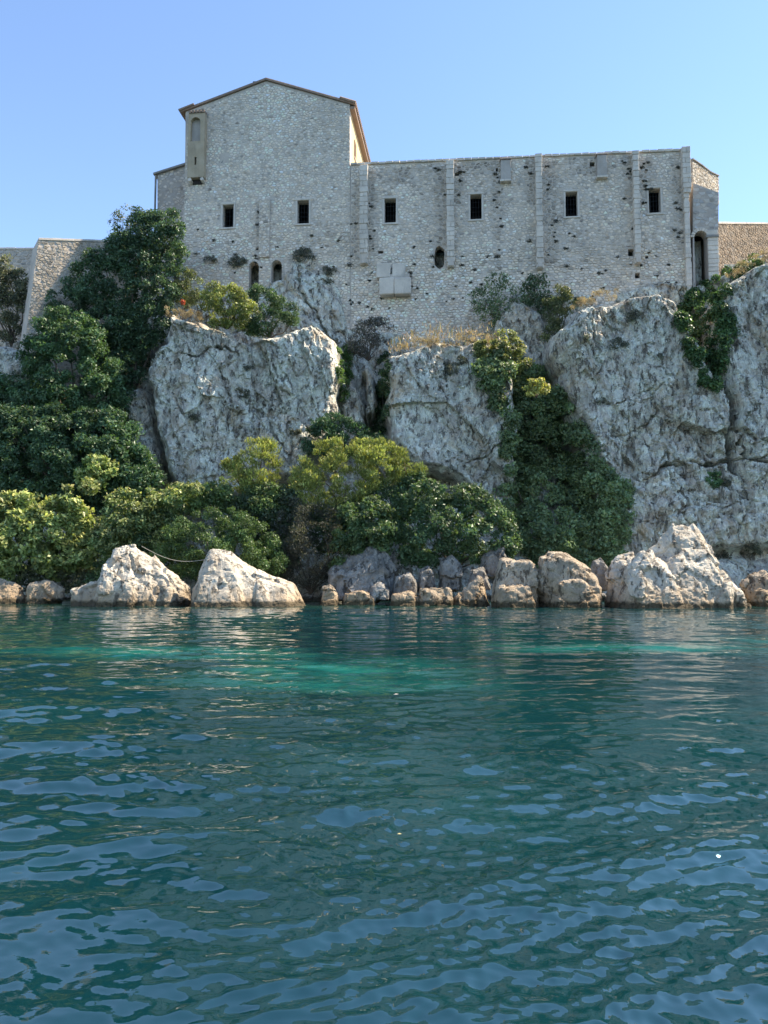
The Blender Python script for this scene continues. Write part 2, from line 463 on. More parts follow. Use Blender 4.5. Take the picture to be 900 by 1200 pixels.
def make_cliff():
    xs = np.concatenate([np.linspace(-160, -33, 40)[:-1], np.arange(-33, 33, 0.08), np.linspace(33, 160, 40)])
    zs = np.concatenate([np.arange(-1.6, 1.5, .2), np.arange(1.5, 27.5, 0.08)])
    X, Z = np.meshgrid(xs, zs)
    x, z = X.ravel(), Z.ravel()
    y, wx, wz = cliff_smooth(x, z)
    smooth = y.copy()
    p = np.stack([x, y * 0.6, z], 1)
    warp = np.stack([fbm(p * 0.5, 3, 71), fbm(p * 0.5, 3, 75), fbm(p * 0.5, 3, 79)], 1)
    ca, sa = math.cos(R(-17)), math.sin(R(-17))
    q = p + 0.14 * warp
    q = np.stack([q[:, 0] * ca - q[:, 2] * sa, q[:, 1], q[:, 0] * sa + q[:, 2] * ca], 1)   # beds dip to the left
    h = 0
    for size, st, amp, crack, sd_ in ((3.8, 1.6, 0.62, 0.12, 1), (1.6, 2.0, 0.24, 0.06, 11), (0.72, 2.1, 0.15, 0.06, 21), (0.32, 1.7, 0.10, 0.04, 31)):
        f, ed = facets(q / (size * np.array((1, 1, st))), sd_, 1.5)
        h = h + amp * f - crack * np.exp(-(ed / 0.09) ** 2)
    rough = 0.75 + 0.5 * vnoise(p * 0.3, 88)
    h = h * np.clip(rough, 0.35, 1.2) + 0.16 * fbm(p * 0.35, 3, 91) + 0.05 * fbm(p * 4.0, 3, 95)
    # bedding of the lower right part
    bed = sstep(15, 18, x) * sstep(9.5, 8.0, z - 0.12 * (x - 18))
    bz = z - 0.16 * x + 0.25 * warp[:, 0]
    h = h + bed * 0.22 * (np.abs(((bz / 1.1) % 1.0) - 0.5) * 2 - 0.5)
    for pts, Y, w, dep in CRACKS:
        d = line_d(wx + 0.45 * warp[:, 0] + .12 * fbm(p * 3, 2, 68), wz + 0.45 * warp[:, 1] + .12 * fbm(p * 3, 2, 69), to_xz(pts, Y))
        h = h - dep * np.exp(-(d / (w * (.7 + .6 * vnoise(p * 1.3, 66)))) ** 2) * np.clip(.8 + .9 * vnoise(p * .9, 67), .1, 1.4)
    # wave-cut notch at the right end
    h = h - 1.4 * sstep(17, 20, x) * np.exp(-((z - 2.9 - 0.3 * warp[:, 2]) / 0.55) ** 2)
    inw = 1 - sstep(0.2, 0.8, z - np.interp(x, TLX, TLZ))
    y = y - h * np.maximum(inw, 0.15)
    nx, nz = len(xs), len(zs)
    idx = np.arange(nx * nz).reshape(nz, nx)
    f = np.stack([idx[:-1, :-1], idx[:-1, 1:], idx[1:, 1:], idx[1:, :-1]], -1).reshape(-1, 4)
    me = np_mesh('cliff', np.stack([x, y, z], 1), f, False)
    o = link('cliff', me, None, M['cliff'])
    tag(o, 'pale fractured limestone cliff under the fortress', None, None, 'structure')
    return xs, zs, y.reshape(nz, nx)
CX, CZ, CY = make_cliff()
def cliff_y(x, z):
    i = int(np.clip(np.searchsorted(CX, x), 1, len(CX) - 1)); k = int(np.clip(np.searchsorted(CZ, z), 1, len(CZ) - 1))
    return float(CY[k, i])
def hit(u, v):
    """where the line of sight meets the cliff"""
    Y = 40.0
    while Y < 70:
        p = P(u, v, Y)
        if p.z > 27 or Y >= cliff_y(p.x, p.z): return p
        Y += 0.15
    return P(u, v, 60)
tg = NT('dry_ground')
M['ground'] = tg.done(tg.bsdf(tg.mix(tg.noise(0.4, 6), (0.22, 0.18, 0.11), (0.10, 0.11, 0.05)), 0.95))
def make_plateau():
    xs, ys = np.linspace(-160, 160, 65), np.concatenate([np.linspace(54, 80, 27), np.linspace(84, 260, 24)])
    X, Y = np.meshgrid(xs, ys); x, y = X.ravel(), Y.ravel()
    edge = 61.5 - math.tan(YAW) * x
    z = 22.0 + np.clip(np.interp(x, TLX, TLZ) - 23, -2, 3) * 0 + 0.4 * fbm(np.stack([x * .1, y * .1, x * 0], 1), 3, 3) - 20 * sstep(2.0, -3.0, y - edge)
    idx = np.arange(len(x)).reshape(len(ys), len(xs))
    f = np.stack([idx[:-1, :-1], idx[:-1, 1:], idx[1:, 1:], idx[1:, :-1]], -1).reshape(-1, 4)
    o = link('plateau', np_mesh('plateau', np.stack([x, y, z], 1), f, True), None, M['ground'])
    tag(o, 'dry ground on top of the island behind the walls', None, None, 'structure')
make_plateau()

# ------------------------------------------------------------------ masonry
def stone_material():
    t = NT('rubble_stone')
    c = t.attr()
    n = t.noise(6.0, 7, 0.7)
    c = t.mix(t.math('MULTIPLY', t.ramp(n, 0.52, 0.75), 0.45), c, (0.17, 0.15, 0.13))
    st = t.math('MULTIPLY', t.ramp(t.noise(0.9, 6, 0.65, t.scaled(1.0, 1.0, 0.2)), 0.50, 0.72), t.ramp(t.noise(0.18, 4, 0.6), 0.42, 0.62))
    c = t.mix(t.math('MULTIPLY', st, 0.55), c, (0.24, 0.22, 0.20))
    return t.done(t.bsdf(c, 0.92, t.bump(t.noise(9.0, 6, 0.7), 0.6, 0.04), 0.2))
M['stone'] = stone_material()
def plaster(name, a, b, dirt=(0.17, 0.15, 0.13), amt=0.5):
    t = NT(name)
    c = t.mix(t.ramp(t.noise(0.8, 6, 0.65), 0.35, 0.65), a, b)
    st = t.ramp(t.noise(1.4, 6, 0.7, t.scaled(1.2, 1.2, 0.25)), 0.50, 0.75)
    c = t.mix(t.math('MULTIPLY', st, amt), c, dirt)
    c = t.mix(t.math('MULTIPLY', t.ramp(t.noise(7.0, 6, 0.7), 0.55, 0.72), 0.4), c, dirt)
    return t.done(t.bsdf(c, 0.93, t.bump(t.noise(5.0, 8, 0.7), 0.6, 0.05), 0.2))
M['mortar'] = plaster('lime_mortar', (0.59, 0.51, 0.425), (0.49, 0.42, 0.35))
M['cream'] = plaster('ochre_render', (0.46, 0.37, 0.26), (0.38, 0.30, 0.20), (0.20, 0.17, 0.13), 0.4)
M['pinkish'] = plaster('pale_render', (0.45, 0.40, 0.35), (0.38, 0.33, 0.28), (0.2, 0.18, 0.16), 0.4)
M['sunny'] = plaster('yellow_render', (0.70, 0.54, 0.30), (0.62, 0.47, 0.25), (0.3, 0.22, 0.14), 0.25)
M['dressed'] = plaster('dressed_stone', (0.62, 0.545, 0.46), (0.54, 0.475, 0.40), (0.2, 0.18, 0.16), 0.4)
M['shutter'] = plaster('brown_shutter', (0.16, 0.10, 0.06), (0.12, 0.08, 0.05))
M['void'] = plaster('unlit_interior', (0.05, 0.045, 0.04), (0.035, 0.03, 0.03))  # near-black colour stands in for the darkness of unlit openings
M['tile'] = plaster('roof_tile', (0.33, 0.23, 0.17), (0.27, 0.20, 0.16), (0.16, 0.13, 0.11), 0.5)
M['coping'] = plaster('coping_stone', (0.30, 0.28, 0.25), (0.22, 0.21, 0.19))
def flat(name, col, rough=0.6, metal=0.0):
    t = NT(name)
    return t.done(t.bsdf(t.mix(t.noise(8.0, 4), col, tuple(c * 0.75 for c in col)), rough, None, 0.4, Metallic=metal))
M['iron'] = flat('dark_iron', (0.05, 0.05, 0.05), 0.5, 0.6)
M['rust'] = flat('orange_paint', (0.55, 0.16, 0.07))
M['rope'] = flat('pale_rope', (0.45, 0.42, 0.36), 0.9)

def clip_half(poly, a, b, c):
    """keep a*x + b*z <= c"""
    out = []
    n = len(poly)
    for i in range(n):
        p, q = poly[i], poly[(i + 1) % n]
        dp, dq = a * p[0] + b * p[1] - c, a * q[0] + b * q[1] - c
        if dp <= 0: out.append(p)
        if (dp < 0 < dq) or (dq < 0 < dp):
            k = dp / (dp - dq)
            out.append((p[0] + (q[0] - p[0]) * k, p[1] + (q[1] - p[1]) * k))
    return out
def halfplanes(poly):
    cx = sum(p[0] for p in poly) / len(poly); cz = sum(p[1] for p in poly) / len(poly)
    hs = []
    for i in range(len(poly)):
        p, q = poly[i], poly[(i + 1) % len(poly)]
        a, b = q[1] - p[1], -(q[0] - p[0])
        l = math.hypot(a, b) or 1
        a, b = a / l, b / l
        c = a * p[0] + b * p[1]
        if a * cx + b * cz > c: a, b, c = -a, -b, -c
        hs.append((a, b, c))
    return hs
def rubble(outline, holes, w=0.40, h=0.27, proud=0.06, seed=1, tint=(0.71, 0.61, 0.50), coursed=0.0, missing=0.02, zmin=None, stain=None):
    """irregular stones (cells of a jittered lattice) filling a convex outline, none of them over the holes"""
    rnd = random.Random(seed)
    hs = halfplanes(outline)
    xs = [p[0] for p in outline]; zs = [p[1] for p in outline]
    x0, z0 = min(xs) - w, min(zs) - h
    nx, nz = int((max(xs) - x0) / w) + 3, int((max(zs) - z0) / h) + 3
    j = 0.46 * (1 - coursed)
    pt = {}
    for k in range(nz):
        for i in range(nx):
            pt[i, k] = (x0 + (i + (0.5 if k % 2 else 0) + rnd.uniform(-0.44, 0.44)) * w, z0 + (k + rnd.uniform(-j, j)) * h)
    asp = w / h
    mb = MB()
    for k in range(1, nz - 1):
        for i in range(1, nx - 1):
            c = pt[i, k]
            if any(a * c[0] + b * c[1] > cc + w for a, b, cc in hs): continue
            rm = missing * (2.2 if zmin is not None and c[1] < zmin else 0.7)
            if rnd.random() < rm: continue
            bad = False
            cell = [(c[0] - 2 * w, c[1] - 2 * h), (c[0] + 2 * w, c[1] - 2 * h), (c[0] + 2 * w, c[1] + 2 * h), (c[0] - 2 * w, c[1] + 2 * h)]
            for (hx0, hx1, hz0, hz1) in holes:
                dx = max(hx0 - c[0], c[0] - hx1); dz = max(hz0 - c[1], c[1] - hz1)
                if dx < 0.02 and dz < 0.02: bad = True; break
                if dx < 2 * w and dz < 2 * h:
                    if dx > dz:
                        cell = clip_half(cell, 1, 0, hx0) if c[0] < hx0 else clip_half(cell, -1, 0, -hx1)
                    else:
                        cell = clip_half(cell, 0, 1, hz0) if c[1] < hz0 else clip_half(cell, 0, -1, -hz1)
            if bad: continue
            for dk in (-2, -1, 0, 1, 2):
                for di in (-2, -1, 0, 1, 2):
                    q = pt.get((i + di, k + dk))
                    if q is None or (di == 0 and dk == 0): continue
                    # metric with x squeezed so that the cells keep their aspect
                    ax, az = (q[0] - c[0]) / asp, (q[1] - c[1])
                    l = math.hypot(ax, az)
                    if l < 1e-6: continue
                    ax, az = ax / l, az / l
                    cc = ax * (q[0] + c[0]) / (2 * asp) + az * (q[1] + c[1]) / 2 - rnd.uniform(0.004, 0.028)
                    cell = clip_half(cell, ax / asp, az, cc)
                    if len(cell) < 3: break
                if len(cell) < 3: break
            if len(cell) >= 3:
                for a, b, cc in hs:
                    cell = clip_half(cell, a, b, cc)
                    if len(cell) < 3: break
            if len(cell) < 3 or abs(sum(cell[q][0] * cell[(q + 1) % len(cell)][1] - cell[(q + 1) % len(cell)][0] * cell[q][1] for q in range(len(cell)))) < .012: continue
            mx = sum(p[0] for p in cell) / len(cell); mz = sum(p[1] for p in cell) / len(cell)
            n = len(cell)
            pr = proud * rnd.uniform(0.35, 1.25)
            tx, tz = rnd.uniform(-0.07, 0.07), rnd.uniform(-0.10, 0.07)
            vs = [(x, 0.02, z) for x, z in cell]
            vs += [(mx + (p[0] - mx) * 0.80, -pr + tx * (p[0] - mx) + tz * (p[1] - mz), mz + (p[1] - mz) * 0.80) for p in cell]
            fs = [(q, (q + 1) % n, n + (q + 1) % n, n + q) for q in range(n)]
            fs += [tuple(n + q for q in range(n))]
            b = rnd.gauss(1.0, 0.14)
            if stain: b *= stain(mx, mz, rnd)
            if rnd.random() < 0.07: b *= 1.22
            if rnd.random() < 0.05: b *= 0.65
            wm = rnd.uniform(-0.05, 0.05)
            mb.add(vs, fs, tuple(min(max(t * b * (1 + wm * s), 0.05), 0.8) for t, s in zip(tint, (1, 0, -1.4))))
    return mb
def arch_pts(x0, x1, z0, z1, n=8):
    r = (x1 - x0) / 2; cx = (x0 + x1) / 2
    return [(x0, z0)] + [(cx - r * math.cos(math.pi * i / n), z1 - r + r * math.sin(math.pi * i / n)) for i in range(n + 1)] + [(x1, z0)]
def wall_panel(outline, openings, depth=0.7, room=2.6):
    """front sheet with openings cut out, reveals running inwards, closed wall behind; returns wall and interior builders"""
    tri = geometry.tessellate_polygon([[Vector((x, z, 0)) for x, z in o] for o in [outline] + openings])
    flatp = [p for o in [outline] + openings for p in o]
    mb, inner = MB(), []
    mb.add([(x, 0, z) for x, z in flatp], [tuple(t) for t in tri])
    n = len(outline)
    mb.add([(x, y, z) for y in (0, depth) for x, z in outline], [(i, (i + 1) % n, n + (i + 1) % n, n + i) for i in range(n)])
    for o in openings:
        n = len(o)
        mb.add([(x, y, z) for y in (0, depth) for x, z in o], [(i, n + i, n + (i + 1) % n, (i + 1) % n) for i in range(n)])
        x0, x1 = min(p[0] for p in o) - 0.5, max(p[0] for p in o) + 0.5
        z0, z1 = min(p[1] for p in o) - 0.4, max(p[1] for p in o) + 0.4
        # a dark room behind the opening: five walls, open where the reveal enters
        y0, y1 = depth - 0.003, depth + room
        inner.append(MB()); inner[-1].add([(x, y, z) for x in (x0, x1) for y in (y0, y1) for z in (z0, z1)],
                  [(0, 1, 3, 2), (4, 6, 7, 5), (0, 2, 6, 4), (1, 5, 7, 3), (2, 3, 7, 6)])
    return mb, inner
BLOCKS = []
for i in range(8):
    b_ = MB(); b_.box(-.5, .5, -.5, .5, -.5, .5, 0.035); BLOCKS.append(b_.mesh('stone_block', False, 0.05))
TONES = []
for i, k in enumerate((0.95, 0.99, 1.02, 1.05)):
    TONES.append(plaster('block_stone', (0.66 * k, 0.58 * k, 0.485 * k), (0.55 * k, 0.48 * k, 0.40 * k), (0.2, 0.18, 0.16), 0.55))
for i, me in enumerate(BLOCKS): me.materials.append(TONES[i % 4])
def block(parent, x0, x1, y0, y1, z0, z1, name='stone_block'):
    o = link(name, random.choice(BLOCKS), parent)
    o.location = ((x0 + x1) / 2, (y0 + y1) / 2, (z0 + z1) / 2)
    o.scale = (x1 - x0, y1 - y0, z1 - z0)
    return o
L = FX.L
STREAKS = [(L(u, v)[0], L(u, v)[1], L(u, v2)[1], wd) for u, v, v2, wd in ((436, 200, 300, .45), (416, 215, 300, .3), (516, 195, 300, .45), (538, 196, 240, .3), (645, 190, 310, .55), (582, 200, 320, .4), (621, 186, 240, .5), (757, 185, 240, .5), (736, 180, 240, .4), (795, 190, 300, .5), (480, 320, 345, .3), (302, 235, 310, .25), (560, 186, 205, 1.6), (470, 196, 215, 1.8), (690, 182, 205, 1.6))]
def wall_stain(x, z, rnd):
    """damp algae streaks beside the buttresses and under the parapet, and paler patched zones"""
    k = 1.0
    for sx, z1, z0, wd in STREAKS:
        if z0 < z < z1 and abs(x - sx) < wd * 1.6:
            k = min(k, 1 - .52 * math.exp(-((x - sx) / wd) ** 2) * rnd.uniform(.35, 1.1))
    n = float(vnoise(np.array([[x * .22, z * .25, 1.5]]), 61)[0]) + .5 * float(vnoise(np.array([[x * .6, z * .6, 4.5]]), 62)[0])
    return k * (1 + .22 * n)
def rect(u0, v0, u1, v1, fr=FX, off=0.0):
    (x0, z1), (x1, z0) = fr.L(u0, v0, off), fr.L(u1, v1, off)
    return x0, x1, z0, z1
def window(parent, r, lintel=False, bars=True):
    """dressed surround with sill and an iron grille set deep in the reveal"""
    x0, x1, z0, z1 = r
    m = MB()
    t = 0.15
    m.box(x0 - t, x0, -0.05, 0.25, z0 - 0.02, z1 + 0.02, 0.012)
    m.box(x1, x1 + t, -0.05, 0.25, z0 - 0.02, z1 + 0.02, 0.012)
    w = m.build('window', M['dressed'], parent, False, 0.012)
    s = MB(); s.box(x0 - t - 0.05, x1 + t + 0.05, -0.09, 0.3, z0 - 0.17, z0 - 0.025, 0.01); s.build('sill', M['dressed'], w, False, 0.015)
    k = 0.12 if lintel else 0.02
    s = MB(); s.box(x0 - t - k, x1 + t + k, -0.07, 0.28, z1 + 0.025, z1 + 0.2, 0.01); s.build('lintel', M['dressed'] if not lintel else TONES[3], w, False, 0.015)
    if bars:
        s = MB()
        for i in range(1, 4):
            x = x0 + (x1 - x0) * i / 4; s.tube([(x, 0.45, z0 - 0.05), (x, 0.45, z1 + 0.05)], 0.014, 5)
        for i in range(1, 5):
            z = z0 + (z1 - z0) * i / 5; s.tube([(x0 - 0.05, 0.47, z), (x1 + 0.05, 0.47, z)], 0.014, 5)
        s.build('grille', M['iron'], w)
    return w
def buttress(parent, r, proj=0.42, ch=0.42, foot=True):
    x0, x1, z0, z1 = r
    core = MB(); core.box(x0 + 0.06, x1 - 0.06, -proj + 0.07, 0.05, z0 + 0.05, z1 - 0.02)
    b = core.build('buttress', M['mortar'], parent)
    z, k = z0, 0
    while z < z1 - 0.12:
        h = min(ch * random.uniform(0.75, 1.25), z1 - z)
        if z1 - z - h < 0.15: h = z1 - z
        e = random.uniform(-0.02, 0.03)
        y0 = -proj - e
        if foot and k < 2: y0 = -proj * (0.72 + 0.14 * k)
        if k % 2 or x1 - x0 < 0.55:
            block(b, x0 - e, x1 + e, y0, 0.03, z + 0.002, z + h - 0.002)
        else:
            m = x0 + (x1 - x0) * random.uniform(0.35, 0.65)
            block(b, x0 - e, m - 0.008, y0, 0.03, z + 0.002, z + h - 0.002)
            block(b, m + 0.008, x1 + e, y0 + random.uniform(-.02, .03), 0.03, z + 0.002, z + h - 0.002)
        z += h; k += 1
    return b

# ------------------------------------------------------------------ the tall gabled keep
def keep():
    k = empty('gabled_keep', (0, 59.0, 0), -YAW)
    tag(k, 'tall gabled rubble stone keep with a yellow side wall and two dark windows', 'building')
    out_px = [(206, 430), (210, 318), (214, 270), (216.5, 225), (217.5, 131), (312, 95), (410, 122.5), (410.5, 430)]
    out = [L(*p) for p in out_px]
    wins = [rect(261, 240.5, 273.5, 266), rect(348.5, 235.5, 362, 261.5)]
    ar = [rect(292, 307, 303, 345), rect(318, 305.5, 330, 345)]
    slit = [rect(263, 258, 263.5, 258.6)]
    ops = [[(x0, z0), (x0, z1), (x1, z1), (x1, z0)] for x0, x1, z0, z1 in wins] + [arch_pts(*a) for a in ar]
    wall, inner = wall_panel(out, ops)
    wo_ = wall.build('wall', M['mortar'], k)
    [q.build('interior', M['void'], k) for q in inner]
    # stones: main field as a convex shape, then the flared foot
    bar = rect(221, 132, 239, 214)
    holes = [(a - 0.16, b + 0.16, c - 0.18, d + 0.2) for a, b, c, d in wins] + [(a, b, c, d) for a, b, c, d in ar] + [bar]
    strip = rect(304.5, 234, 316, 302)
    patches = [rect(259, 179, 268, 191)]
    holes += patches + [strip]
    top = [L(214.5, 272), L(216.5, 225), L(217.5, 134), L(312, 98), L(410, 125.5), L(410, 272)]
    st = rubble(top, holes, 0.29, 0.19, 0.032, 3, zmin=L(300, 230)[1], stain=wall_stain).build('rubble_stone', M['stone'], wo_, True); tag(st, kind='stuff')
    foot = [L(206, 430), L(210, 318), L(214.5, 272.2), L(410, 272.2), L(410, 430)]
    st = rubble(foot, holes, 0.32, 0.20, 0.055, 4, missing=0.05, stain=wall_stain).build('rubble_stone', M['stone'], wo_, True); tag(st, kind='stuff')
    for r_ in patches:
        m = MB(); m.box(r_[0] + .03, r_[1] - .03, 0.01, 0.2, r_[2] + .03, r_[3] - .03, 0.02); m.build('blocked_opening', M['coping'], k)
    for u, v in ((307, 184.5), (350, 182), (384.5, 188)):          # putlog holes ringed with stone
        x, z = L(u, v); m = MB()
        pts = [(x + 0.24 * math.cos(a * .7854), z + 0.26 * math.sin(a * .7854)) for a in range(8)]
        m.prism(pts, -0.06, 0.05); m.build('round_plug', M['dressed'], k, False, 0.03)
    window(k, wins[0]); window(k, wins[1], True)
    m = MB(); m.box(strip[0], strip[1], -0.16, 0.02, strip[2], strip[3]); bs = m.build('buttress', M['mortar'], k)
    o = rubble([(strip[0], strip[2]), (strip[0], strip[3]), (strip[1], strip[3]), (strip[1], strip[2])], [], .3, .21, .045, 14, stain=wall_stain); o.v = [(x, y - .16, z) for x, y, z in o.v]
    o = o.build('rubble_stone', M['stone'], bs, True); tag(o, kind='stuff')
    for x0, x1, z0, z1 in ar:                                        # arch stones
        cx, rr = (x0 + x1) / 2, (x1 - x0) / 2
        a_ = empty('arch', (0, 0, 0), 0, k)
        for i in range(7):
            t0, t1 = math.pi * i / 7 + 0.02, math.pi * (i + 1) / 7 - 0.02
            m = MB()
            m.prism([(cx + q * math.cos(t), z1 - rr + q * math.sin(t)) for q, t in ((rr, t0), (rr + .2, t0), (rr + .2, t1), (rr, t1))], -0.09, 0.3)
            m.build('arch_stone', random.choice(TONES), a_, False, 0.012)
    # projecting latrine turret
    x0, x1, z0, z1 = bar
    pj = 0.55
    nx0, nx1, nz0, nz1 = rect(223.5, 137.5, 234.5, 165, FX, -pj)
    sx0, sx1, sz0, sz1 = rect(228, 184, 230, 193, FX, -pj)
    x0, x1, z0, z1 = rect(221, 133, 238.8, 207, FX, -pj)
    outl = [(x0, z0), (x0, z1), (x1, z1), (x1, z0)]
    arch = arch_pts(nx0, nx1, nz0, nz1)
    slit = [(sx0, sz0), (sx0, sz1), (sx1, sz1), (sx1, sz0)]
    w2, in2 = wall_panel(outl, [arch, slit], 0.4, 0.0)
    w2.v = [(x, y - pj, z) for x, y, z in w2.v]
    w2.box(x0 + .001, x1 - .001, -pj + 0.4, -0.0, z0, z1)
    tur = w2.build('turret', M['cream'], k)
    m = MB(); m.prism(arch, -pj + 0.36, -pj + 0.39); m.build('niche_back', M['pinkish'], tur)
    m = MB(); m.prism(slit, -pj + 0.36, -pj + 0.39); m.build('slit', M['void'], tur)  # dark plate paints in the slit's shaded depth
    for i in range(5):
        xx = x0 + (i + 0.5) * (x1 - x0) / 5
        m = MB(); m.tube([(xx, -pj - 0.12, z1 + 0.08), (xx, 0.02, z1 + 0.24)], [0.13, 0.13], 8); m.build('roof_tile', M['tile'], tur)
    for xx in (x0 + 0.18, x1 - 0.18):
        m = MB(); m.tube([(xx, -pj + 0.02, z0 - 0.14), (xx, 0.1, z0 - 0.2)], [0.15, 0.17], 8); m.build('corbel', TONES[3], tur)
    m = MB(); m.box(x0 + 0.3, x1 - 0.3, -0.12, 0.05, z0 - 0.35, z0 - 0.02, 0.02); m.build('chute', M['void'], tur)
    # side wall towards the sun, its shuttered windows and the roof
    xr, zr = L(410, 122.5)
    xl, zl = L(217.5, 131)
    xa, za = L(312, 95)
    D = 17.0
    zb = L(410, 215)[1]
    m = MB(); m.box(xr - 0.5, xr + 0.001, 0.705, D, zb - 8, zr - 0.05); sw = m.build('side_wall', M['sunny'], k)
    for i in range(4):
        y = 2.3 + i * 3.6
        for dz in (1.6, 4.6):
            m = MB(); m.box(xr - 0.1, xr + 0.05, y, y + 1.0, zr - dz - 1.5, zr - dz); w = m.build('window', M['shutter'], sw, False, 0.01)
            m = MB(); m.box(xr - 0.1, xr + 0.09, y - 0.12, y + 1.12, zr - dz - 1.62, zr - dz - 1.51); m.build('sill', M['dressed'], w)
    m = MB(); m.box(xl, xl + 0.5, 0.705, D, zb - 8, zl - 0.05); m.build('side_wall', M['pinkish'], k)
    m = MB(); m.prism([(xl, zb - 8), (xl, zl), (xa, za), (xr, zr), (xr, zb - 8)], D, D + 0.6); m.build('rear_wall', M['pinkish'], k)
    roof = empty('roof', (0, 0, 0), 0, k)
    for side, (xe, ze) in ((-1, (xl, zl)), (1, (xr, zr))):
        dx, dz = xe - xa, ze - za
        ex, ez = xe + dx / abs(dx) * 0.42, ze + dz / abs(dx) * 0.42
        m = MB(); m.prism([(xa, za + 0.03), (ex, ez + 0.03), (ex, ez + 0.11), (xa, za + 0.11)], -0.16, D + 0.7); m.build('roof_slope', M['tile'], roof)
        # barge tiles along the gable and eave tiles along the side
        nt = int(math.hypot(dx, dz) / 0.42)
        bt = MB()
        for i in range(nt):
            a0, a1 = i / nt, (i + 1.12) / nt
            p0 = Vector((xa + (ex - xa) * a1, -0.08, za + (ez - za) * a1 + 0.14)); p1 = Vector((xa + (ex - xa) * a0, -0.08, za + (ez - za) * a0 + 0.17))
            bt.tube([p0, p1], [0.10, 0.08], 7)
        o = bt.build('barge_tile', M['tile'], roof); tag(o, kind='stuff')
        et = MB()
        for i in range(int((D + 0.9) / 0.28)):
            y = -0.2 + i * 0.28
            et.tube([(ex + side * 0.1, y, ez + 0.17), (ex - side * 1.2, y, ez + 0.23 - dz / abs(dx) * 1.25)], [0.12, 0.10], 6)
        o = et.build('eave_tile', M['tile'], roof); tag(o, kind='stuff')
    m = MB(); m.box(ex - 0.45, ex - 0.02, 0.0, D, ez - 0.22, ez + 0.0); m.build('eave_moulding', M['tile'], roof)
    # chimney stub and thin mast behind the ridge
    x, z = L(293, 98); m = MB(); m.box(x - 0.12, x + 0.12, 1.2, 1.5, z - 0.3, z + 1.0); m.build('vent_pipe', M['iron'], k)
    return k
keep()

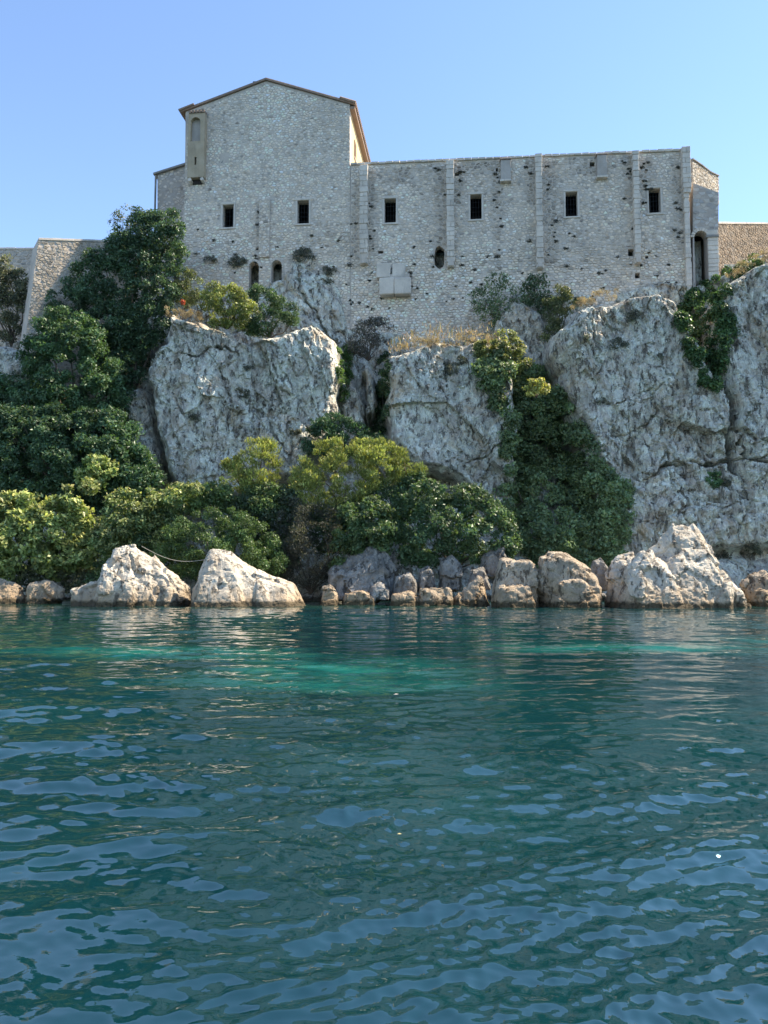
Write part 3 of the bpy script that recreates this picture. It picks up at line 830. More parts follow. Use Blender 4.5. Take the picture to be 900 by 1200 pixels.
# ------------------------------------------------------------------ the long buttressed wall
def long_wall():
    k = empty('fortress_building', (0, 59.0, 0), -YAW)
    tag(k, 'long rubble stone prison wall with four dark windows and tall buttresses', 'building')
    out = [L(410.56, 440), L(410.56, 193.5), L(806, 176.5), L(806, 440)]
    wins = [rect(450.5, 233.5, 464, 260.5), rect(551, 228.5, 564.5, 256.5), rect(662.5, 225.5, 677, 253), rect(760, 221.5, 774.5, 249)]
    hole = rect(509, 288.5, 521.5, 315)
    def blob(r_):
        x0, x1, z0, z1 = r_; cx, cz, rx, rz = (x0 + x1) / 2, (z0 + z1) / 2, (x1 - x0) / 2, (z1 - z0) / 2
        rd = random.Random(3)
        return [(cx + rx * rd.uniform(.8, 1.1) * math.copysign(abs(math.cos(a)) ** .7, math.cos(a)), cz + rz * rd.uniform(.9, 1.05) * math.copysign(abs(math.sin(a)) ** .7, math.sin(a))) for a in [-i * 0.5236 for i in range(12)]]
    ops = [[(a, c), (a, d), (b, d), (b, c)] for a, b, c, d in wins] + [blob(hole)]
    small = [rect(u, v, u + w_, v + h_) for u, v, w_, h_ in ((581, 197, 2.5, 4), (533, 203, 5, 3), (744, 320, 6, 6), (736, 292, 7, 8), (691, 190, 6, 5), (443, 294, 6, 3), (756, 300, 4, 3))]
    ops += [[(a, c), (a, d), (b, d), (b, c)] for a, b, c, d in small]
    wall, inner = wall_panel(out, ops, 0.7, 2.4)
    wo_ = wall.build('wall', M['mortar'], k)
    [q.build('interior', M['void'], k) for q in inner]
    holes = [(a - 0.16, b + 0.16, c - 0.18, d + 0.2) for a, b, c, d in wins] + [hole] + small
    zmid = L(600, 285)[1]
    up = [L(411.5, 285), L(411.5, 195.5), L(805.5, 178.5), L(805.5, 285)]
    zc = L(805.5, 285)[1]
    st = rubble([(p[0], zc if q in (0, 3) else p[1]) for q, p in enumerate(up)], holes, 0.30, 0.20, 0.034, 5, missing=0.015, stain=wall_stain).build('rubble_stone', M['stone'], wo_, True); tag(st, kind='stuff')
    lo = [L(411.5, 440), (up[0][0], zc - 0.01), (up[3][0], zc - 0.01), L(805.5, 440)]
    lo = [(p[0], max(p[1], 14)) for p in lo]
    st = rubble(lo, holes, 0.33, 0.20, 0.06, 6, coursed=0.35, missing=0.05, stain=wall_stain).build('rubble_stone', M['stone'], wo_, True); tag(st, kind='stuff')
    for r_ in wins: window(k, r_, False, True)
    for u0, u1, v0, v1, pj in ((421.5, 430.5, 193, 308, .6), (523, 532.5, 187.5, 311, .62), (627.5, 637, 180, 312.5, .68), (741.5, 752, 176.5, 307, .68)):
        buttress(k, rect(u0, v0, u1, v1, FX, -pj), pj)
    buttress(k, rect(799.5, 171.5, 810.5, 225, FX, -.55), .55, .4, False)
    buttress(k, rect(801.5, 224, 811.5, 350, FX, -.4), .4, .4, False)
    # closed garderobe boxes under the parapet
    for u0, v0, u1, v1 in ((586.5, 187.5, 598.5, 209.5), (699.5, 182, 711.5, 205)):
        a, b, c, d = rect(u0, v0, u1, v1, FX, -.4)
        m = MB(); m.box(a, b, -.4, .03, c, d, 0.015); g = m.build('garderobe_box', M['pinkish'], k, False, 0.02)
        m = MB(); m.box(a - .05, b + .05, -.46, .03, c - 0.17, c - .004, 0.015); m.build('corbel_slab', TONES[2], g, False, 0.02)
        m = MB(); m.box(a - .06, b + .06, -.45, .03, d + .004, d + .12, 0.015); m.build('cap_slab', M['tile'], g, False, 0.02)
    # coping slabs along the top
    xa, za = L(411, 193.5); xb, zb = L(806, 176.5)
    n = 46
    for i in range(n):
        x0, x1 = xa + (xb - xa) * i / n, xa + (xb - xa) * (i + 1) / n
        z = za + (zb - za) * (i + .5) / n
        o = block(k, x0 + .012, x1 - .012, -.14, .72, z - .03 + random.uniform(-.03, .02), z + .13 + random.uniform(-.03, .03), 'coping_slab')
    # heavy block ledge sticking out of the foot of the wall
    g = empty('block_ledge', (0, 0, 0), 0, k)
    for (u0, v0, u1, v1, pj) in ((441, 308, 457.5, 324, .55), (459.5, 309, 475, 323.5, .5), (444.5, 325.5, 461.5, 344, .8), (462, 325, 481.5, 343, .85)):
        a, b, c, d = rect(u0, v0, u1, v1, FX, -pj); block(g, a, b, -pj, .05, c, d)
    m = MB(); a, b, c, d = rect(446, 323, 480, 327, FX, -.3); m.box(a, b, -.5, .05, c, d); m.build('joint_bed', M['mortar'], g)
    # back of the block so that no sky shows from the side
    m = MB(); m.box(xa, xb, 12.0, 12.6, 14, min(za, zb) - .3); m.build('rear_wall', M['pinkish'], k)
    m = MB(); m.box(xb - 0.6, xb - .003, 0.71, 11.99, 14, za - .3); m.build('end_wall', M['pinkish'], k)
    m = MB(); m.add([(xa + .05, .71, za - .2), (xb - .7, .71, za - .2), (xb - .7, 11.9, za + 0.2), (xa + .05, 11.9, za + 0.2)], [(0, 1, 2, 3)]); m.build('flat_roof', M['coping'], k)
    return k
long_wall()

# ------------------------------------------------------------------ end tower with the tall arch
def end_tower():
    fr = Frame(22.6, yfac(22.6) - 0.05, -YAW)
    k = empty('arched_end_tower', (*fr.o, 0), -YAW)
    tag(k, 'narrow end tower with a tall dark arch and a sunlit sloping top', 'building')
    LL = fr.L
    out = [LL(812, 440), LL(812, 214.5), LL(842, 225.5), LL(842, 440)]
    ar = rect(813.2, 271, 831, 345, fr)
    wall, inner = wall_panel(out, [arch_pts(*ar)], 0.9, 3.0)
    wo_ = wall.build('wall', M['pinkish'], k); [q.build('interior', M['void'], k) for q in inner]
    x0, x1, z0, z1 = ar
    body = [LL(812.3, 268), LL(812.3, 216), LL(841.7, 226.5), LL(841.7, 268)]
    o = rubble(body, [], 0.42, 0.28, 0.022, 8, (0.46, 0.42, 0.375), missing=0.25).build('rubble_stone', M['stone'], wo_, True); tag(o, kind='stuff')
    # jamb stones right of the arch, and the arch ring
    z = z0; a = x1 + .02; b = LL(842, 300)[0]
    while z < z1 - 0.4:
        h = random.uniform(.26, .42); block(k, a, b + random.uniform(-.02, .04), -.07, .3, z + .01, z + h - .01); z += h
    cx, rr = (x0 + x1) / 2, (x1 - x0) / 2
    for i in range(9):
        t0, t1 = math.pi * i / 9 + .02, math.pi * (i + 1) / 9 - .02
        m = MB(); m.prism([(cx + q * math.cos(t), z1 - rr + q * math.sin(t)) for q, t in ((rr, t0), (rr + .26, t0), (rr + .26, t1), (rr, t1))], -.06, .3)
        m.build('arch_stone', random.choice(TONES), k, False, .012)
    for zz, xx0, xx1 in ((z1 - rr - .1, x1 - .1, b + .05),):
        m = MB(); m.box(xx0, xx1, -.16, .2, zz, zz + .2); m.build('impost', M['coping'], k, False, .02)
    # the upper wall, set back and turned towards the sun
    f2 = Frame(22.6, yfac(22.6) + 0.9, R(44))
    up = [f2.L(811, 240), f2.L(811, 187), f2.L(822, 194.5), f2.L(833, 203), f2.L(842, 207), f2.L(842.5, 240)]
    hold = empty('upper_wall', (0, 0, 0), YAW + R(44), k)
    v = Vector((0, 0.95, 0)); hold.location = Matrix.Rotation(YAW, 3, 'Z') @ v
    m = MB(); m.prism(up, 0.0, 1.0); m.build('wall_body', M['sunny_stone'], hold)
    cv = [f2.L(811.2, 239), f2.L(811.2, 189), f2.L(842, 208.5), f2.L(842.3, 239)]
    o = rubble(cv, [], .36, .24, .04, 9, (0.50, 0.43, 0.34)).build('rubble_stone', M['stone'], hold, True); tag(o, kind='stuff')
    for i in range(6):
        (p0x, p0z), (p1x, p1z) = [(up[1][0] + (up[4][0] - up[1][0]) * t, np.interp(up[1][0] + (up[4][0] - up[1][0]) * t, [q[0] for q in up[1:5]], [q[1] for q in up[1:5]])) for t in (i / 6 + .004, (i + 1) / 6 - .004)]
        m = MB(); m.prism([(p0x, p0z + .002), (p1x, p1z + .002), (p1x, p1z + .12), (p0x, p0z + .12)], -.1, 1.05); m.build('coping_slab', M['coping'], hold, False, .02)
    xr = LL(842, 300)[0]
    m = MB(); m.box(xr - .5, xr - .002, .905, 6, 14, LL(842, 226)[1] - .05); m.build('side_wall', M['sunny_stone'], k)
    return k
M['sunny_stone'] = plaster('warm_mortar', (0.34, 0.265, 0.19), (0.27, 0.21, 0.15))
end_tower()

# ------------------------------------------------------------------ the other walls
def plain_wall(name, label, fr, out_px, w, h, seed, tint, thick, coping=None, mort='mortar', cat='wall', coursed=.3):
    k = empty(name, (*fr.o, 0), fr.yaw)
    tag(k, label, cat)
    out = [fr.L(*p) for p in out_px]
    m = MB(); m.prism(out, 0, thick); b = m.build('wall_body', M[mort], k)
    o = rubble(out, [], w, h, .05, seed, tint, coursed, .03).build('rubble_stone', M['stone'], b, True); tag(o, kind='stuff')
    if coping:
        (xa, za), (xb, zb) = out[coping[0]], out[coping[1]]
        n = max(3, int(abs(xb - xa) / .8))
        for i in range(n):
            z = za + (zb - za) * (i + .5) / n
            p0, p1 = xa + (xb - xa) * i / n + .006, xa + (xb - xa) * (i + 1) / n - .006
            q0, q1 = [za + (zb - za) * (p - xa) / (xb - xa) + .003 for p in (p0, p1)]
            t_ = .17 + random.uniform(-.015, .015)
            m = MB(); m.prism([(p0, q0), (p1, q1), (p1, q1 + t_), (p0, q0 + t_)], -.08, thick + .1); m.build('coping_slab', random.choice(TONES), k, False, .012)
    return k
plain_wall('bastion', 'battered stone bastion rising out of the dark ivy', Frame(-26.5, 55.8, R(34)), [(20, 470), (45, 281.5), (150, 285), (190, 286), (190, 470)], .32, .19, 21, (0.43, 0.37, 0.29), 2.5, (1, 3))
plain_wall('rampart', 'low rampart wall half hidden behind the battered bastion', Frame(-33, 63.5, R(4)), [(-260, 420), (-260, 291), (44, 292.5), (75, 293), (75, 420)], .45, .26, 22, (0.42, 0.37, 0.31), 1.5, (1, 3))
plain_wall('rampart', 'low sunlit brownish wall running on from the arched end tower', Frame(24.8, yfac(24.8) + 3.0, R(42)), [(836, 345), (836, 262.5), (905, 262.5), (1100, 265), (1100, 345)], .40, .22, 23, (0.29, 0.22, 0.155), 1.0, (1, 3), 'sunny_stone')
def annex():
    fr = Frame(-19, 66.5, -YAW)
    k = empty('lean_to_annex', (*fr.o, 0), -YAW)
    tag(k, 'plastered annex with a sloping roof behind the gabled keep', 'building')
    out = [fr.L(184.5, 330), fr.L(184.5, 205), fr.L(232, 190), fr.L(232, 330)]
    m = MB(); m.prism(out, 0, 8); w = m.build('wall', M['pinkish'], k)
    o = rubble([(p[0], max(p[1], 24)) for p in out], [], .36, .24, .03, 27, (.54, .47, .40), 0, .35).build('rubble_stone', M['stone'], w, True); tag(o, kind='stuff')
    (xa, za), (xb, zb) = out[1], out[2]
    s = (zb - za) / (xb - xa)
    m = MB(); m.prism([(xa - .3, za - .3 * s + .01), (xb, zb + .01), (xb, zb + .18), (xa - .3, za - .3 * s + .18)], -.25, 8.2); m.build('roof', M['coping'], k)
    m = MB(); m.tube([(xa - .12, -.08, za - .1), (xa - .12, -.08, za - 6)], .09, 8); m.build('downpipe', M['coping'], k)
annex()

# ------------------------------------------------------------------ boulders on the shore
def hull_mesh(pieces, Y, thick, voxel, lean=.72):
    bm = bmesh.new()
    for pc in pieces:
        pts, dy = pc[0], pc[1]
        th = pc[2] if len(pc) > 2 else thick
        w = [P(u, v, Y + dy) for u, v in pts]
        cx = sum(p.x for p in w) / len(w); zt = max(p.z for p in w); zb = -0.7
        vs = []
        for p in w:
            z = p.z if p.z > 0.25 else zb
            k = (z - zb) / (zt - zb)                       # front and back lean in towards the top
            for s, sh in ((-1, 1 - .55 * lean), (0, 1.0), (1, 1 - .45 * lean)):
                vs.append(Vector((cx + (p.x - cx) * sh, Y + dy + s * th * (1.0 - lean * max(k, 0) ** 1.2), zb + (z - zb) * (1.0 if s == 0 else 1 - .2 * lean))))
        tmp = bmesh.new()
        for q in vs: tmp.verts.new(q)
        r_ = bmesh.ops.convex_hull(tmp, input=tmp.verts)
        bmesh.ops.delete(tmp, geom=[g for g in r_['geom_interior'] if isinstance(g, bmesh.types.BMVert)], context='VERTS')
        me = bpy.data.meshes.new('t'); tmp.to_mesh(me); tmp.free()
        bm.from_mesh(me); bpy.data.meshes.remove(me)
    me = bpy.data.meshes.new('boulder'); bm.to_mesh(me); bm.free()
    o = bpy.data.objects.new('t', me); COL.objects.link(o)
    md = o.modifiers.new('r', 'REMESH'); md.mode = 'VOXEL'; md.voxel_size = voxel
    ev = o.evaluated_get(bpy.context.evaluated_depsgraph_get())
    out = bpy.data.meshes.new_from_object(ev)
    bpy.data.objects.remove(o); bpy.data.meshes.remove(me)
    return out
def roughen(me, seed, amp=1.0, bed=0.0):
    n = len(me.vertices)
    co = np.empty(n * 3, np.float32); me.vertices.foreach_get('co', co); co = co.reshape(-1, 3).astype(float)
    no = np.empty(n * 3, np.float32); me.vertex_normals.foreach_get('vector', no); no = no.reshape(-1, 3)
    q = co + 31.7 * seed
    wq = q + 0.25 * np.stack([fbm(q * 1.2, 2, 5), fbm(q * 1.2, 2, 7), fbm(q * 1.2, 2, 9)], 1)
    h = 0.2 * fbm(q * .7, 2, 2)
    for size, a, cr, sd_ in ((1.7, .40, .10, 1), (.6, .09, .05, 4), (.26, .06, .03, 8)):
        f, ed = facets(wq / size, sd_ + seed)
        h = h + a * f - cr * np.exp(-(ed / .09) ** 2)
    h = h + .05 * fbm(q * 5, 3, 14) / max(amp, .3) ** .5
    if bed: h = h + bed * np.abs((((q[:, 2] + .25 * q[:, 0] + .2 * fbm(q * .8, 2, 3)) / .45) % 1) - .5)
    co += no * (h * amp)[:, None]
    me.vertices.foreach_set('co', co.astype(np.float32).ravel())
    me.polygons.foreach_set('use_smooth', np.zeros(len(me.polygons), bool))
    me.update()
def boulder(label, pieces, Y, thick=1.2, seed=1, amp=1.0, mat='boulder', voxel=0.085, bed=0.0, group=None, name='boulder', lean=.72):
    me = hull_mesh(pieces, Y, thick, voxel, lean)
    roughen(me, seed, amp, bed)
    c = Vector((sum(P(u, v, Y).x for u, v in pieces[0][0]) / len(pieces[0][0]), Y, 0))
    me.transform(Matrix.Translation(-c))
    o = link(name, me, None, M[mat]); o.location = c
    return tag(o, label, 'rock', group)
boulder('jagged pale boulder with a twin peak and an ochre hollow, tied to the rope', [
    ([(110, 711), (119, 676), (133, 643), (150, 635), (161, 634), (166, 652), (176, 690), (178, 711)], 0.2),
    ([(80, 711), (84, 691), (112, 681), (130, 687), (132, 711)], 0.1, 0.9),
    ([(160, 711), (168, 664), (181, 647), (187, 654), (192, 673), (207, 683), (219, 689), (222, 711)], 0.6),
    ([(86, 712), (114, 682), (136, 648), (164, 642), (186, 657), (206, 685), (220, 712)], .4, 1.9),
    ([(143, 712), (150, 690), (158, 672), (164, 690), (166, 712)], -0.75, 0.5), ([(118, 712), (128, 690), (140, 676), (146, 700), (146, 712)], -0.7, 0.6)], 41.3, 2.0, 3, .42)
boulder('smooth white wedge-shaped boulder sloping down to the right at the waterline', [
    ([(222, 711), (225, 690), (246, 644), (257, 642), (271, 645), (298, 669), (306, 711)], 0.0),
    ([(224, 712), (246, 646), (272, 648), (325, 679), (362, 712)], .15, 1.8),
    ([(282, 711), (288, 664), (325, 677), (346, 684), (366, 711)], 0.25)], 41.0, 2.0, 5, .2)
boulder('small tan block-shaped rock standing alone between the white wedge boulder and the ledge', [([(370, 710), (377, 686), (388, 683), (396, 691), (400, 710)], 0)], 41.8, .6, 7, .3, 'tan_rock')
boulder('low ochre ledge of broken rock lying before two grey blocks', [([(488, 711), (491, 689), (519, 685), (530, 690), (530, 711)], 0, .8), ([(519, 711), (540, 687), (561, 671), (572, 684), (578, 711)], .5, .9)], 41.6, .9, 9, .35, 'tan_rock')
boulder('squarish boulder with a flat grey top, split off from its taller neighbour', [([(576, 712), (577, 690), (582, 668), (587, 655), (621, 655), (629, 662), (631, 712)], .3), ([(574, 712), (584, 688), (620, 684), (632, 712)], -.6)], 40.6, 1.3, 11, .3, 'tan_rock', bed=.15, lean=.3)
boulder('brown layered boulder with a rounded right shoulder beside a dark cleft', [([(633, 713), (629, 652), (643, 647), (662, 651), (697, 673), (704, 690), (703, 713)], .1), ([(640, 713), (646, 680), (680, 676), (702, 700), (702, 713)], -.8, .9)], 40.3, 1.5, 13, .34, 'tan_rock', bed=.25, lean=.4)
boulder('largest shore boulder, pale grey with a tall rough summit and a darker left flank', [
    ([(756, 715), (762, 660), (772, 632), (787, 613), (814, 613), (832, 640), (852, 676), (862, 715)], .2, 2.3),
    ([(714, 715), (732, 668), (750, 647), (764, 641), (790, 672), (806, 715)], -.6, 2.0),
    ([(706, 713), (714, 668), (724, 650), (742, 646), (748, 713)], .7, 1.2), ([(752, 715), (762, 650), (775, 634), (790, 640), (796, 715)], .5, 1.2),
    ([(710, 716), (724, 662), (758, 644), (797, 622), (822, 650), (848, 694), (862, 716)], .35, 2.0),
    ([(828, 715), (838, 682), (850, 679), (868, 691), (882, 715)], -.3, .9)], 40.0, 1.6, 17, .42)
boulder('rough tan boulder at the foot of the bedded cliff beyond the largest boulder', [([(864, 712), (871, 681), (889, 673), (906, 676), (935, 690), (945, 712)], 0)], 41.0, 1.3, 19, .6, 'tan_rock')
boulder('low orange brown rock with a pointed left end lying under the sunlit fig', [([(-30, 706), (-18, 684), (0, 677), (26, 684), (34, 706)], 0)], 44.6, 1.0, 21, .4, 'tan_rock')
boulder('low orange brown rock slab with a flat rounded top and dark undercut', [([(24, 706), (34, 682), (58, 679), (73, 690), (77, 706)], 0)], 44.4, 1.0, 23, .4, 'tan_rock')
boulder('broad grey rock with a white streak jutting out under the hanging ivy', [([(383, 700), (386, 668), (428, 643), (452, 637), (465, 660), (468, 700)], 0, 1.5)], 43.9, 1.5, 25, .45, 'grey_rock')
GREY = [((461, 696), (464, 676), (480, 671), (488, 682), (488, 696)), ((489, 692), (491, 668), (502, 662), (510, 674), (511, 692)), ((433, 702), (437, 688), (446, 683), (458, 690), (458, 702)),
        ((513, 690), (516, 656), (530, 648), (541, 660), (541, 690)), ((545, 690), (552, 668), (566, 664), (578, 690)), ((398, 708), (402, 694), (424, 690), (440, 696), (446, 708)), ((458, 711), (460, 697), (478, 693), (492, 699), (494, 711)),
        ((690, 690), (694, 656), (704, 652), (712, 665), (712, 690)), ((560, 672), (566, 648), (590, 640), (600, 672))]
GL = ['squarish grey block wedged beside the broad white-streaked rock', 'upright grey block leaning over a dark gap', 'small dark grey stone tucked under the broad white-streaked rock', 'pale upright rock hung with ivy above the grey blocks',
      'flat grey rock leaning behind the ochre ledge', 'thin brownish slab at the waterline under the broad white-streaked rock', 'low brown slab at the waterline left of the ochre ledge', 'pale block standing in shade behind the brown layered boulder', 'pale rock at the back under the ivy, above the flat-topped boulder']
GY = [42.8, 43.2, 42.4, 44.2, 43.2, 42.0, 41.7, 42.4, 44.2]
for i, g in enumerate(GREY):
    boulder(GL[i], [(g, 0)], GY[i], .8 if i not in (5, 6) else .6, 31 + i, .28, 'grey_rock' if i not in (5, 6) else 'tan_rock', .075, lean=.35)
# loose stones along the waterline, copies of five shapes
SHAPES = []
for i in range(5):
    bm = bmesh.new(); bmesh.ops.create_icosphere(bm, subdivisions=3, radius=.5)
    me = bpy.data.meshes.new('shore_stone'); bm.to_mesh(me); bm.free()
    co = np.array([v.co[:] for v in me.vertices]); q = co + i * 7.7
    f, ed = facets(q / .55, i); co = co * (1 + .30 * f + .08 * fbm(q * 4, 2, i))[:, None] * np.array((1.1, .9, .7))
    me.vertices.foreach_set('co', co.astype(np.float32).ravel()); me.update()
    me.materials.append(M[('grey_rock', 'ochre_rock', 'grey_rock', 'ochre_rock', 'grey_rock')[i]]); SHAPES.append(me)
rs = random.Random(4)
for i in range(44):
    u = rs.choice((rs.uniform(355, 480), rs.uniform(355, 580), rs.uniform(560, 730), rs.uniform(40, 240), rs.uniform(690, 900)))
    Y = rs.uniform(42.2, 46.0)
    p = P(u, 700, Y)
    y = min(Y, cliff_y(p.x, .3) + .3)
    o = link('shore_stone', SHAPES[i % 5])
    s = rs.uniform(.2, .55)
    o.location = (p.x * y / Y, y, rs.uniform(-.1, .25) + (y - 42) * .12); o.scale = (s, s, s * rs.uniform(.5, .9)); o.rotation_euler = (rs.uniform(-.4, .4), rs.uniform(-.4, .4), rs.uniform(0, 6))
    where = 'near the orange brown rocks and the jagged boulder' if u < 240 else 'below the broad white-streaked rock' if u < 470 else 'about the ochre ledge and the grey blocks' if u < 585 else 'at the foot of the two split boulders' if u < 725 else 'about the largest boulder'
    tag(o, ('brown' if i % 5 in (1, 3) else 'grey') + ' loose stone at the waterline ' + where, 'stone', 'loose stones along the waterline')
# rope between the two left boulders
a, b = P(166, 640, 42.0), P(244, 652, 42.2)
m = MB(); m.tube([a + (b - a) * t + Vector((0, 0, -.42 * math.sin(math.pi * t) - 0.15 * t)) for t in [i / 12 for i in range(13)]], .012, 6)
tag(m.build('mooring_rope', M['rope']), 'thin pale rope slung between the jagged and the wedge-shaped boulders', 'rope')
# orange stand behind the largest boulder
k = empty('mooring_stand', P(786, 652, 42.6)); tag(k, 'small orange T-shaped stand behind the largest boulder', 'post')
m = MB(); m.tube([(0.12, 0, -.6), (0.12, 0, .45)], .035, 8); m.build('post', M['rust'], k)
m = MB(); m.box(-.28, .2, -.04, .04, .452, .53); m.build('crossbar', M['rust'], k, False, .01)

# ------------------------------------------------------------------ plants
def leaf_material(name, trans=0.36, gloss=0.42):
    t = NT(name)
    c = t.attr()
    b = t.bsdf(c, gloss, None, 0.35)
    tr = t.n('ShaderNodeBsdfTranslucent'); t.t.links.new(t.mix(1.0, c, (1.15, 1.25, 0.6), 'MULTIPLY'), tr.inputs[0])
    mx = t.n('ShaderNodeMixShader'); mx.inputs[0].default_value = trans
    t.t.links.new(b, mx.inputs[1]); t.t.links.new(tr.outputs[0], mx.inputs[2])
    return t.done(mx.outputs[0])
M['leaf'] = leaf_material('foliage')
M['bark'] = plaster('bark', (0.16, 0.13, 0.10), (0.10, 0.085, 0.07), (0.05, 0.04, 0.03), .5)
def unit(a): return a / (np.linalg.norm(a, axis=1, keepdims=True) + 1e-9)
def leaf_cloud(ctr, nrm, size, asp, cols, rng, spiky=0.0):
    n = len(ctr)
    t = unit(rng.normal(size=(n, 3)))
    if spiky: t = unit(t * (1 - spiky) * .8 + nrm * spiky + np.array((0, 0, .5 * spiky)))
    s = unit(np.cross(nrm + 0.01 * rng.normal(size=(n, 3)), t)); k = unit(np.cross(t, s))
    a = (size * rng.uniform(.5, 1.5, n) * np.where(rng.random(n) < .08, 1.35, 1))[:, None]; b = a * asp
    bend = k * a * rng.uniform(-.25, .25, n)[:, None]
    v = np.stack([ctr - a * t, ctr + b * s - a * t * .1 + bend, ctr + a * t, ctr - b * s - a * t * .1 + bend * .6], 1).reshape(-1, 3)
    f = np.arange(n * 4).reshape(n, 4)
    return np_mesh('crown', v, f, False, np.repeat(cols, 4, 0))
def plant(name, label, poly, col, Y=None, bulge=1.0, width=1.6, clump=.55, leaf=.10, asp=.45, dens=95, tip=None, cat='shrub', spiky=0.0, fill=1.5, seed=1, limbs=5, base=None, lift=.0, group=None, trunk_r=.09, var=.22):
    rng = np.random.default_rng(seed * 131 + 7)
    us, vs_ = [p[0] for p in poly], [p[1] for p in poly]
    Ym = Y if Y else hit(sum(us) / len(us), sum(vs_) / len(vs_)).y
    k = Ym / FPX
    area = abs(sum(poly[i][0] * poly[(i + 1) % len(poly)][1] - poly[(i + 1) % len(poly)][0] * poly[i][1] for i in range(len(poly)))) / 2 * k * k
    n = max(3, int(area / (math.pi * clump * clump) * fill * 2.6))
    cs = []
    while len(cs) < n:
        m = n * 3
        u, v = rng.uniform(min(us), max(us), m), rng.uniform(min(vs_), max(vs_), m)
        d = poly_sd(u, v, poly) * k
        for a, b, dd in zip(u, v, d):
            if dd > -0.1 * clump and len(cs) < n: cs.append((a, b, max(dd, 0)))
    pos, rad = [], []
    for u, v, d in cs:
        off = bulge * math.sqrt(min(d / width, 1.0)) * rng.uniform(.55, 1.05)
        if Y:
            Yc = Y - off
            if rng.random() < .28: Yc = Y + off * rng.uniform(.1, .8)
        else:
            h = hit(u, v); Yc = max(h.y - off - .12, 30)
        Yc += rng.uniform(0, .55) * min(1, off); pos.append(P(u, v, Yc)); rad.append(clump * rng.uniform(.6, 1.25))
    pos = np.array([p[:] for p in pos]); rad = np.array(rad)
    per = np.maximum((dens * 4 * math.pi * rad ** 2 * .62).astype(int), 8)
    ci = np.repeat(np.arange(n), per)
    N = len(ci)
    d = unit(rng.normal(size=(N, 3)) + np.array((0, -.45, .35)))
    rr = rad[ci] * rng.uniform(.55, 1.08, N) * (1 + .35 * vnoise(d * 2.2 + ci[:, None] * 3.1, 5))
    ctr = pos[ci] + d * rr[:, None] * np.array((1.05, .9, .85))
    nrm = unit(d * .75 + rng.normal(size=(N, 3)) * .45 + np.array((0, -.1, .45)))
    base_c = np.array(col) * np.array((2.3, 2.15, 2.3))
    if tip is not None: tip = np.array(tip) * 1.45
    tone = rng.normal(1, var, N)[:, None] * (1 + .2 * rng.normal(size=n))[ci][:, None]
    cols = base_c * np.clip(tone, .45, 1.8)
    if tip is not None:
        w = np.clip((rr / rad[ci] - .75) * 3.0, 0, 1) * rng.uniform(.3, 1, N) * np.clip(d[:, 2] * .9 + .5, 0, 1)  # paler upward tips: new growth, and sunlight painted into the brightest bushes
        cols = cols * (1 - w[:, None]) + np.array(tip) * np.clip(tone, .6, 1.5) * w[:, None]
    hue = rng.normal(0, .06, N)
    cols = np.clip(cols * np.stack([1 + hue, np.ones(N), 1 - hue], 1), .004, .8)
    if base is None:
        i = int(np.argmax(vs_)); b0 = P(sum(us) / len(us), vs_[i], (Y or Ym) + .2)
    else: b0 = Vector(base)
    root = empty(name, b0)
    tag(root, label, cat, group)
    me = leaf_cloud(ctr - np.array(b0[:]), nrm, leaf, asp, cols, rng, spiky)
    link('crown', me, root, M['leaf'])
    mb = MB()
    order = rng.permutation(n)[:limbs]
    for j in order:
        e = Vector(pos[j]) - b0
        mid = e * .5 + Vector(rng.normal(size=3) * .25) + Vector((0, .25, 0))
        mb.tube([(0, 0, -.2), mid * .45, mid, e], [trunk_r, trunk_r * .75, trunk_r * .5, trunk_r * .15], 5)
    if limbs: mb.build('trunk', M['bark'], root)
    return root

DK, MD, YL, OL = (.030, .058, .024), (.045, .085, .028), (.19, .215, .05), (.10, .125, .035)
plant('ivy_thicket', 'huge dark ivy thicket climbing the keep\'s left corner', [(118, 288), (135, 266), (160, 252), (188, 254), (213, 246), (214, 300), (208, 345), (196, 392), (172, 408), (160, 450), (134, 486), (108, 450), (90, 405), (66, 378), (56, 350), (88, 312)], (.036, .062, .032), 55.5, 2.0, 3.0, .55, .095, .5, 95, (.05, .09, .04), 'ivy', seed=1, limbs=9, trunk_r=.16)
plant('fig_tree', 'broad dark fig tree below the bastion corner', [(26, 410), (45, 376), (80, 358), (112, 382), (136, 430), (142, 478), (100, 494), (40, 486), (22, 445)], (.038, .070, .030), 52.0, 2.2, 2.6, .55, .10, .5, 95, (.06, .10, .04), 'tree', seed=2, limbs=8, trunk_r=.18)
plant('fig_thicket', 'low spreading dark fig thicket below the round fig tree', [(-30, 470), (30, 482), (95, 480), (135, 478), (165, 520), (184, 560), (178, 590), (120, 600), (50, 590), (-30, 600)], (.038, .068, .032), 49.5, 2.0, 2.5, .55, .10, .5, 95, (.05, .09, .04), 'shrub', seed=3, limbs=7, trunk_r=.12)
plant('fig_bush', 'sunlit pale green fig bush spilling over the orange shore rocks', [(-30, 600), (0, 590), (20, 578), (40, 574), (62, 590), (70, 576), (92, 562), (106, 566), (108, 600), (96, 625), (112, 640), (108, 662), (60, 676), (-30, 676)], (.09, .12, .038), 46.7, 1.9, 2.0, .52, .13, .5, 75, (.45, .44, .17), 'shrub', seed=4, limbs=6)
plant('fig_bush', 'small pale topped fig rising behind the sunlit fig bush', [(92, 562), (98, 540), (112, 534), (132, 540), (134, 560), (120, 572)], (.10, .14, .042), 47.6, .8, .8, .40, .125, .5, 80, (.45, .44, .17), 'shrub', seed=5, limbs=4)
